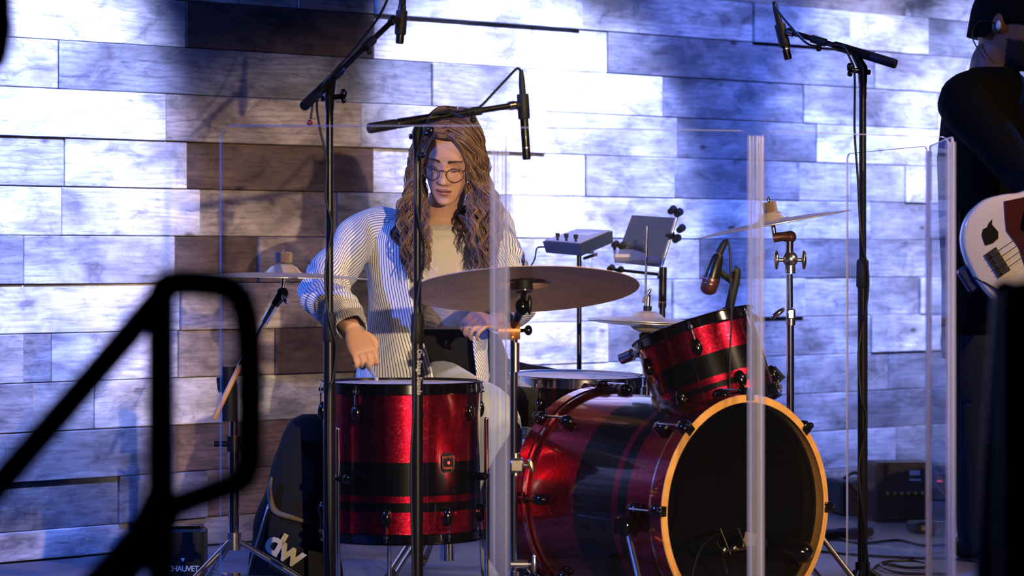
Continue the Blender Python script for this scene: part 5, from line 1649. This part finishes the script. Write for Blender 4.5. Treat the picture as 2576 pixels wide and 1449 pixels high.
for an in (BR_AN, BL_AN):
    mb = MB(); d = bf; c_ = Vector((an.x, an.y, 0)); sd = Vector((d.y, -d.x, 0)); rg = []
    for (t, hw, ht, zc) in ((-.08, .02, .03, .045), (-.062, .036, .045, .05), (0, .040, .05, .053), (.07, .046, .035, .040), (.14, .050, .028, .033), (.19, .042, .02, .025), (.21, .014, .012, .02)):
        rg.append([c_ + d * t + sd * hw * math.cos(a) + Z1 * (zc + ht * math.sin(a)) for a in [2 * math.pi * i / 14 for i in range(14)]])
    mb.rings(rg); mb.build('shoe', 'black_gloss', bp, 180)

# bass guitar
gd = Vector((0.82, 0.10, 0.56)).normalized(); gn = Vector((0.20, -0.97, -0.05)); gn = (gn - gd * gn.dot(gd)).normalized(); gp = gn.cross(gd)
if gp.z < 0:
    gp = -gp
GO = P(2447, 697, 8.53)
bg = thing('bass_guitar', 'white bass guitar with dark pickguard hanging in front of the bass player', 'guitar', GO)
ol = smooth_path([Vector(p) for p in ((0, 0, 0), (.008, .06, 0), (.03, .115, 0), (.075, .155, 0), (.14, .168, 0), (.20, .150, 0), (.25, .125, 0), (.30, .125, 0), (.36, .150, 0), (.42, .165, 0), (.465, .145, 0), (.47, .11, 0), (.43, .075, 0), (.40, .045, 0),
                                      (.40, -.035, 0), (.42, -.07, 0), (.43, -.11, 0), (.40, -.14, 0), (.34, -.135, 0), (.27, -.115, 0), (.21, -.125, 0), (.15, -.155, 0), (.09, -.165, 0), (.04, -.135, 0), (.01, -.075, 0), (0, 0, 0))], 4)[:-1]
outl = [(p.x, p.y) for p in ol]
mb = MB(); n_ = len(outl); cen = (0.2, 0.0)
layers = []
for (inset, h) in ((.012, -.020), (.003, -.016), (0, -.008), (0, .008), (.003, .016), (.012, .020)):
    row = []
    for (x, y) in outl:
        dx, dy = cen[0] - x, cen[1] - y; l = math.hypot(dx, dy)
        row.append(GO + gd * (x + dx / l * inset) + gp * (y + dy / l * inset) + gn * h)
    layers.append(row)
mb.rings(layers)
mb.build('body', mat('guitar_white', (0.78, 0.72, 0.58), 0.2, 0.0, 0.8)[0], bg, 50)
ey_g = gp; S_ = 1 if gd.cross(gp).dot(gn) > 0 else -1


def gplate(name, poly, h, th, m):
    mb = MB(); mb.prism(poly if S_ > 0 else poly[::-1], GO + gn * h, gd, gp, th); return mb.build(name, m, bg, 0)


gplate('pickguard', [(.17, .10), (.19, .135), (.25, .11), (.33, .115), (.40, .12), (.41, .05), (.40, -.05), (.35, -.10), (.27, -.095), (.20, -.11), (.13, -.13), (.11, -.11), (.14, -.06), (.155, .0), (.15, .06)], .0215, .003, mat('tortoise_guard', (0.07, 0.018, 0.014), 0.15, 0, 0.6)[0])
gplate('sticker', [(.075, .060), (.098, .053), (.118, .056), (.128, .072), (.124, .100), (.133, .112), (.118, .108), (.108, .101), (.095, .103), (.083, .092), (.078, .076)], .0208, .0014, 'rail_black')
gplate('bridge', [(.058, -.040), (.098, -.040), (.098, .040), (.058, .040)], .022, .006, 'nickel')
for k in range(4):
    y = -.0285 + .019 * k
    mb = MB(); mb.box(GO + gd * .082 + gp * y + gn * .027, (.022, .012, .008), Matrix((gd, gp, gn)).transposed(), .001); mb.build('saddle', 'dull_chrome', bg, 0)
    mb = MB(); mb.cyl(GO + gd * .06 + gp * y + gn * .031, GO + gd * 1.18 + gp * y * .62 + gn * .030, .0011, n=6); mb.build('string', 'dull_chrome', bg)
mb = MB(); mb.box(GO + gd * .27 + gn * .026, (.030, .10, .012), Matrix((gd, gp, gn)).transposed(), .003); mb.build('pickup', 'black_matte', bg, 30)
mb = MB(); mb.box(GO + gd * .78 + gn * .014, (.80, .052, .022), Matrix((gd, gp, gn)).transposed(), .006); mb.build('neck', 'maple', bg, 30)
mb = MB(); mb.box(GO + gd * 1.26 + gn * .010, (.19, .075, .015), Matrix((gd, gp, gn)).transposed(), .006); mb.build('headstock', 'maple', bg, 30)
# strap with wireless pack
mb = MB(); mb.box(GO + gd * -.012 + gp * .0 + gn * -.012, (.035, .075, .030), Matrix((gd, gp, gn)).transposed(), .006); mb.build('strap_pack', mat('pack_blue', (0.02, 0.03, 0.08), 0.4)[0], bg, 30)
mb = MB(); mb.tube(smooth_path([GO + gn * -.02, GO + Vector((-.02, .10, .10)), P(2420, 480, 8.90), P(2462, 250, 8.78), P(2520, 180, 8.93)]), .022, 8, flat=.12, ref=(1, 0, 0)); mb.build('strap', 'black_cloth', bg, 40)
mb = MB(); mb.tube(smooth_path([GO + gn * .012 + gd * .0, GO + gd * .03 - gp * .055 + gn * .024, GO + gd * .055 - gp * .12 + gn * .024, GO + gd * .06 - gp * .19 + gn * .0, GO + gd * .03 - gp * .30 + gn * -.03]), .0028, 8); mb.build('instrument_cable', 'cable_black', bg, 60)

# ================================================================== bag, boxes, gear, cables
# black gig bag leaning beside the floor tom
bag = thing('gear_bag', 'black soft drum hardware bag with cream dw logo left of the floor tom', 'bag', (P(745, 1449, 7.95).x, 7.95, 0))
mb = MB()
rows = [(1500, 752, .128, .10), (1440, 745, .124, .10), (1380, 738, .115, .095), (1320, 735, .105, .09), (1240, 745, .085, .08), (1150, 765, .078, .07), (1090, 772, .066, .06), (1056, 776, .048, .045), (1042, 780, .022, .02)]
s95 = FPX / 7.95
rg = []
for py in np.linspace(1500, 1042, 40):
    cx, rx, ry = [interp([-r[0] for r in rows], [r[j] for r in rows], -py) for j in (1, 2, 3)]
    wr = 1 + .03 * math.sin(py * .05)
    rg.append(oval(P(cx, py, 7.95) , EX, FWD, rx * wr, ry, 32, pw=.8))
zmin = min(p.z for p in rg[0])
for r in rg:
    for p in r:
        p.z = max(p.z, .004)
mb.rings(rg); mb.build('bag_body', mat('bag_nylon', (0.008, 0.008, 0.008), 0.8, spec=0.15)[0], bag, 180)
mb = MB(); mb.tube(smooth_path([P(684, 1200, 7.86), P(678, 1240, 7.86), P(692, 1285, 7.86), P(735, 1302, 7.85), P(790, 1318, 7.86)]), [.006, .014, .018, .014, .006], 10, flat=.5); mb.build('lining_fold', mat('lining_tan', (0.16, 0.13, 0.09), 0.9)[0], bag, 60)
mb = MB(); mb.tube(smooth_path([P(676, 1270, 7.87), P(655, 1340, 7.86), P(630, 1420, 7.88), P(615, 1490, 7.9)]), .004, 8); mb.build('zip', 'dull_chrome', bag, 60)
le = Vector((0.86, 0, -0.50)).normalized(); lu = Vector((0.50, -0.12, 0.86)); lu = (lu - le * lu.dot(le)).normalized()
text_part('logo_lettering', 'dw', 0.092, P(717, 1382, 7.825), le, lu, mat('logo_cream', (0.52, 0.46, 0.35), 0.7)[0], bag, 0.0012, 0.0026, 0.88)

# uplight on the floor by the wall
up = thing('uplight_fixture', 'black box uplight with white lettering on the floor at the left', 'light fixture', (P(462, 1440, 8.35).x, 8.35, 0))
uc = P(462, 1400, 8.35)
mb = MB(); mb.box((uc.x, uc.y, .075), (.125, .11, .14), None, .008); mb.build('housing', 'dark_case', up, 30)
mb = MB(); mb.box((uc.x, uc.y, .150), (.105, .09, .006), None, .002); mb.build('lens_panel', 'black_gloss', up, 30)
text_part('lettering', 'CHAUVET', 0.022, (uc.x + .004, uc.y - .0560, .035), (1, 0, 0), (0, 0, 1), 'white_print', up, 0.0004, 0.0004, 0.85)
mb = MB(); mb.prism([(-.006, .007), (.006, .007), (0, -.004)], (uc.x + .004, uc.y - .0558, .058), (1, 0, 0), (0, 0, 1), .001); mb.build('logo_mark', 'white_print', up, 0)

# gear at the back right
def case(name, label, cat, px, py, Y, size, rz=0.0, extra=None):
    c_ = P(px, py, Y)
    t = thing(name, label, cat, (c_.x, c_.y, 0))
    R = Matrix.Rotation(rz, 3, 'Z')
    mb = MB(); mb.box((c_.x, c_.y, size[2] / 2 + .003), size, R, .008); mb.build('cabinet', 'dark_case', t, 30)
    f = R @ Vector((0, -size[1] / 2, 0)); rx_ = R @ Vector((1, 0, 0))
    return t, c_, f, rx_


t, c_, f, rx_ = case('amplifier', 'black amplifier with pale nameplates on the floor behind the right mic stand', 'amplifier', 2262, 1300, 10.2, (.20, .16, .20), 0.1)
for (dx, dz, w_, h_) in ((.035, .168, .036, .016), (.036, .145, .040, .006)):
    mb = MB(); mb.box(Vector((c_.x, c_.y, dz)) + f * 1.01 + rx_ * dx, (w_, .003, h_), Matrix.Rotation(0.1, 3, 'Z')); mb.build('nameplate', 'white_print', t, 0)
for k in range(6):
    mb = MB(); mb.cyl(Vector((c_.x, c_.y, .10)) + f * 1.0 + rx_ * (-.06 + .024 * k), Vector((c_.x, c_.y, .10)) + f * 1.10 + rx_ * (-.06 + .024 * k), .006, n=10); mb.build('control_knob', 'dull_chrome', t)
mb = MB(); mb.box(Vector((c_.x, c_.y, .045)) + f * 1.005, (.17, .003, .07), Matrix.Rotation(0.1, 3, 'Z')); mb.build('speaker_grille', 'black_rubber', t, 0)
t, c_, f, rx_ = case('equipment_case', 'low dark case against the wall left of the small amplifier', 'case', 2150, 1300, 10.45, (.16, .18, .12), 0.2)
mb = MB(); mb.tube(smooth_path([Vector((c_.x, c_.y, .125)) - rx_ * .04, Vector((c_.x, c_.y, .145)), Vector((c_.x, c_.y, .125)) + rx_ * .04]), .006, 8); mb.build('handle', 'black_rubber', t)
t, c_, f, rx_ = case('equipment_case', 'dark case with red indicator right of the small amplifier', 'case', 2372, 1300, 10.5, (.17, .2, .17), 0.3)
mb = MB(); mb.box(Vector((c_.x, c_.y, .12)) + f * 1.01 + rx_ * -.06, (.018, .003, .005), Matrix.Rotation(0.3, 3, 'Z')); mb.build('indicator_light', mat('indicator_red', (0.5, 0.02, 0.08), 0.4, emit=((1.0, 0.05, 0.15), 1.5))[0], t, 0)
mb = MB(); mb.cyl(Vector((c_.x, c_.y, .09)) + f * 1.0, Vector((c_.x, c_.y, .09)) + f * 1.08, .012, n=14); mb.build('control_knob', 'nickel', t)
t, c_, f, rx_ = case('effects_pedal', 'small black pedal with gold lettering strip on the floor beside the amplifier', 'pedal', 2318, 1330, 9.75, (.075, .10, .035), 0.2)
mb = MB(); mb.box(Vector((c_.x, c_.y, .020)) + f * 1.01, (.035, .003, .016), Matrix.Rotation(0.2, 3, 'Z')); mb.build('label_strip', 'gold', t, 0)
t, c_, f, rx_ = case('power_strip', 'black power strip lying behind the bass drum at the right', 'power strip', 2120, 1340, 9.55, (.22, .05, .03), 0.5)
mb = MB(); mb.box(Vector((c_.x, c_.y, .034)), (.03, .03, .004), None); mb.build('switch', 'red_light', t, 0)


def floor_cable(label, pts):
    mb = MB(); mb.tube(smooth_path([Vector((P(px, 1400, Y).x, Y, z)) for px, Y, z in pts], 8), .0042, 8)
    tag(mb.build('cable', 'cable_black', None, 60), label, 'cable')


floor_cable('dark cable running along the floor from the bass drum to the right', [(2060, 9.1, .005), (2140, 9.0, .005), (2230, 8.93, .005), (2320, 8.88, .005), (2430, 8.85, .005), (2520, 8.6, .005)])
floor_cable('looped dark cable on the floor right of the tall mic stand', [(2186, 7.9, .005), (2190, 8.5, .005), (2220, 8.72, .005), (2290, 8.62, .005), (2340, 8.58, .014), (2300, 8.72, .014), (2215, 8.66, .014), (2260, 8.48, .005), (2380, 8.45, .005)])
floor_cable('thin dark cable lying on the floor in front of the equipment cases', [(2110, 9.5, .005), (2170, 9.35, .005), (2260, 9.45, .005), (2330, 9.28, .005), (2420, 9.35, .005)])

# ================================================================== foreground, out of focus
Yf = 3.0
rail = thing('stair_handrail', 'black tubular handrail out of focus in the left foreground', 'handrail', (P(405, 1449, Yf).x, Yf, -0.70))
mb = MB(); mb.tube(smooth_path([P(-420, 1700, Yf), P(-60, 1285, Yf), P(200, 985, Yf), P(420, 728, Yf)]), .0139, 16); mb.build('sloping_rail', 'rail_black', rail, 60)
mb = MB(); mb.tube(smooth_path([P(405, 760, Yf), P(412, 724, Yf), P(450, 712, Yf), P(540, 716, Yf), P(592, 735, Yf), P(618, 790, Yf), P(628, 900, Yf), P(628, 1120, Yf), P(618, 1190, Yf), P(585, 1220, Yf)], 6), .0139, 16); mb.build('looped_rail', 'rail_black', rail, 60)
pp = P(405, 740, Yf)
mb = MB(); mb.cyl((pp.x, Yf, -0.70), pp, .0146, n=18); mb.cyl((pp.x, Yf, -.70), (pp.x, Yf, -.69), .05, n=18); mb.build('post', 'rail_black', rail)
mb = MB(); mb.cyl(P(600, 1212, Yf), P(405, 1285, Yf), .0131, n=16); mb.build('brace', mat('rail_gloss', (0.012, 0.012, 0.014), 0.2)[0], rail)
mb = MB(); mb.tube(smooth_path([P(420, 1250, Yf), P(370, 1345, Yf), P(290, 1440, Yf), P(180, 1560, Yf)]), .0225, 14); mb.build('lower_rail', 'rail_black', rail, 60)
Yg = 2.7
pb = P(2592, 700, Yg)
post = thing('post', 'thick black post with rounded top out of focus at the right edge', 'post', (pb.x, Yg, -0.70))
mb = MB(); mb.lathe([(0, pb.z + .0), (.0165, pb.z - .002), (.027, pb.z - .011), (.030, pb.z - .026), (.030, -.70), (0, -.70)], (pb.x, Yg, 0), Z1, 24); mb.build('shaft', 'rail_black', post, 50)
mb = MB(); mb.cyl((pb.x, Yg, -.70), (pb.x, Yg, -.68), .10, n=24); mb.build('base_plate', 'rail_black', post)
Yh = 3.4
pole = thing('pole', 'grey metal pole catching blue light beside the black post', 'pole', (P(2490, 1449, Yh).x, Yh, -0.70))
e0 = P(2528, 735, Yh); e1 = P(2478, 1500, Yh); e2 = e1 + (e1 - e0) * ((e1.z + .70) / (e0.z - e1.z))
mb = MB(); mb.cyl(e2, e0, .014, n=18); mb.build('tube', mat('pole_grey', (0.20, 0.22, 0.28), 0.35, 0.5)[0], pole)
mb = MB(); mb.sphere(e0, .0145, 14, 10); mb.build('end_cap', 'rail_black', pole, 60)
# microphone hanging into the upper left corner, close to the camera
Yk = 2.6
fs_ = thing('microphone_stand', 'black microphone stand just beyond the left edge in the foreground', 'microphone stand', (P(-330, 700, Yk).x, Yk, -0.70))
fx = P(-330, 700, Yk).x
mb = MB(); mb.cyl((fx, Yk, -.66), (fx, Yk, P(0, -330, Yk).z), .012, n=14); mb.build('post', 'rail_black', fs_)
mb = MB(); mb.cyl(P(-480, -300, Yk), P(2, -130, Yk), .009, n=12); mb.build('boom_arm', 'rail_black', fs_)
mb = MB(); mb.cyl((fx, Yk, -.70), (fx, Yk, -.67), .12, n=24); mb.build('base', 'rail_black', fs_)
fm = thing('microphone', 'black microphone out of focus in the upper left corner', 'microphone', P(0, 170, Yk))
mb = MB(); mb.tube([P(6, -150, Yk), P(4, -120, Yk), P(0, 40, Yk)], [.006, .0107, .0126], 16); mb.build('microphone_body', 'rail_black', fm, 50)
mb = MB(); mb.tube([P(0, 40, Yk), P(0, 60, Yk), P(-4, 120, Yk), P(-6, 165, Yk), P(-6, 178, Yk)], [.0126, .0142, .0126, .0092, .004], 16); mb.build('grille', 'rail_black', fm, 50)
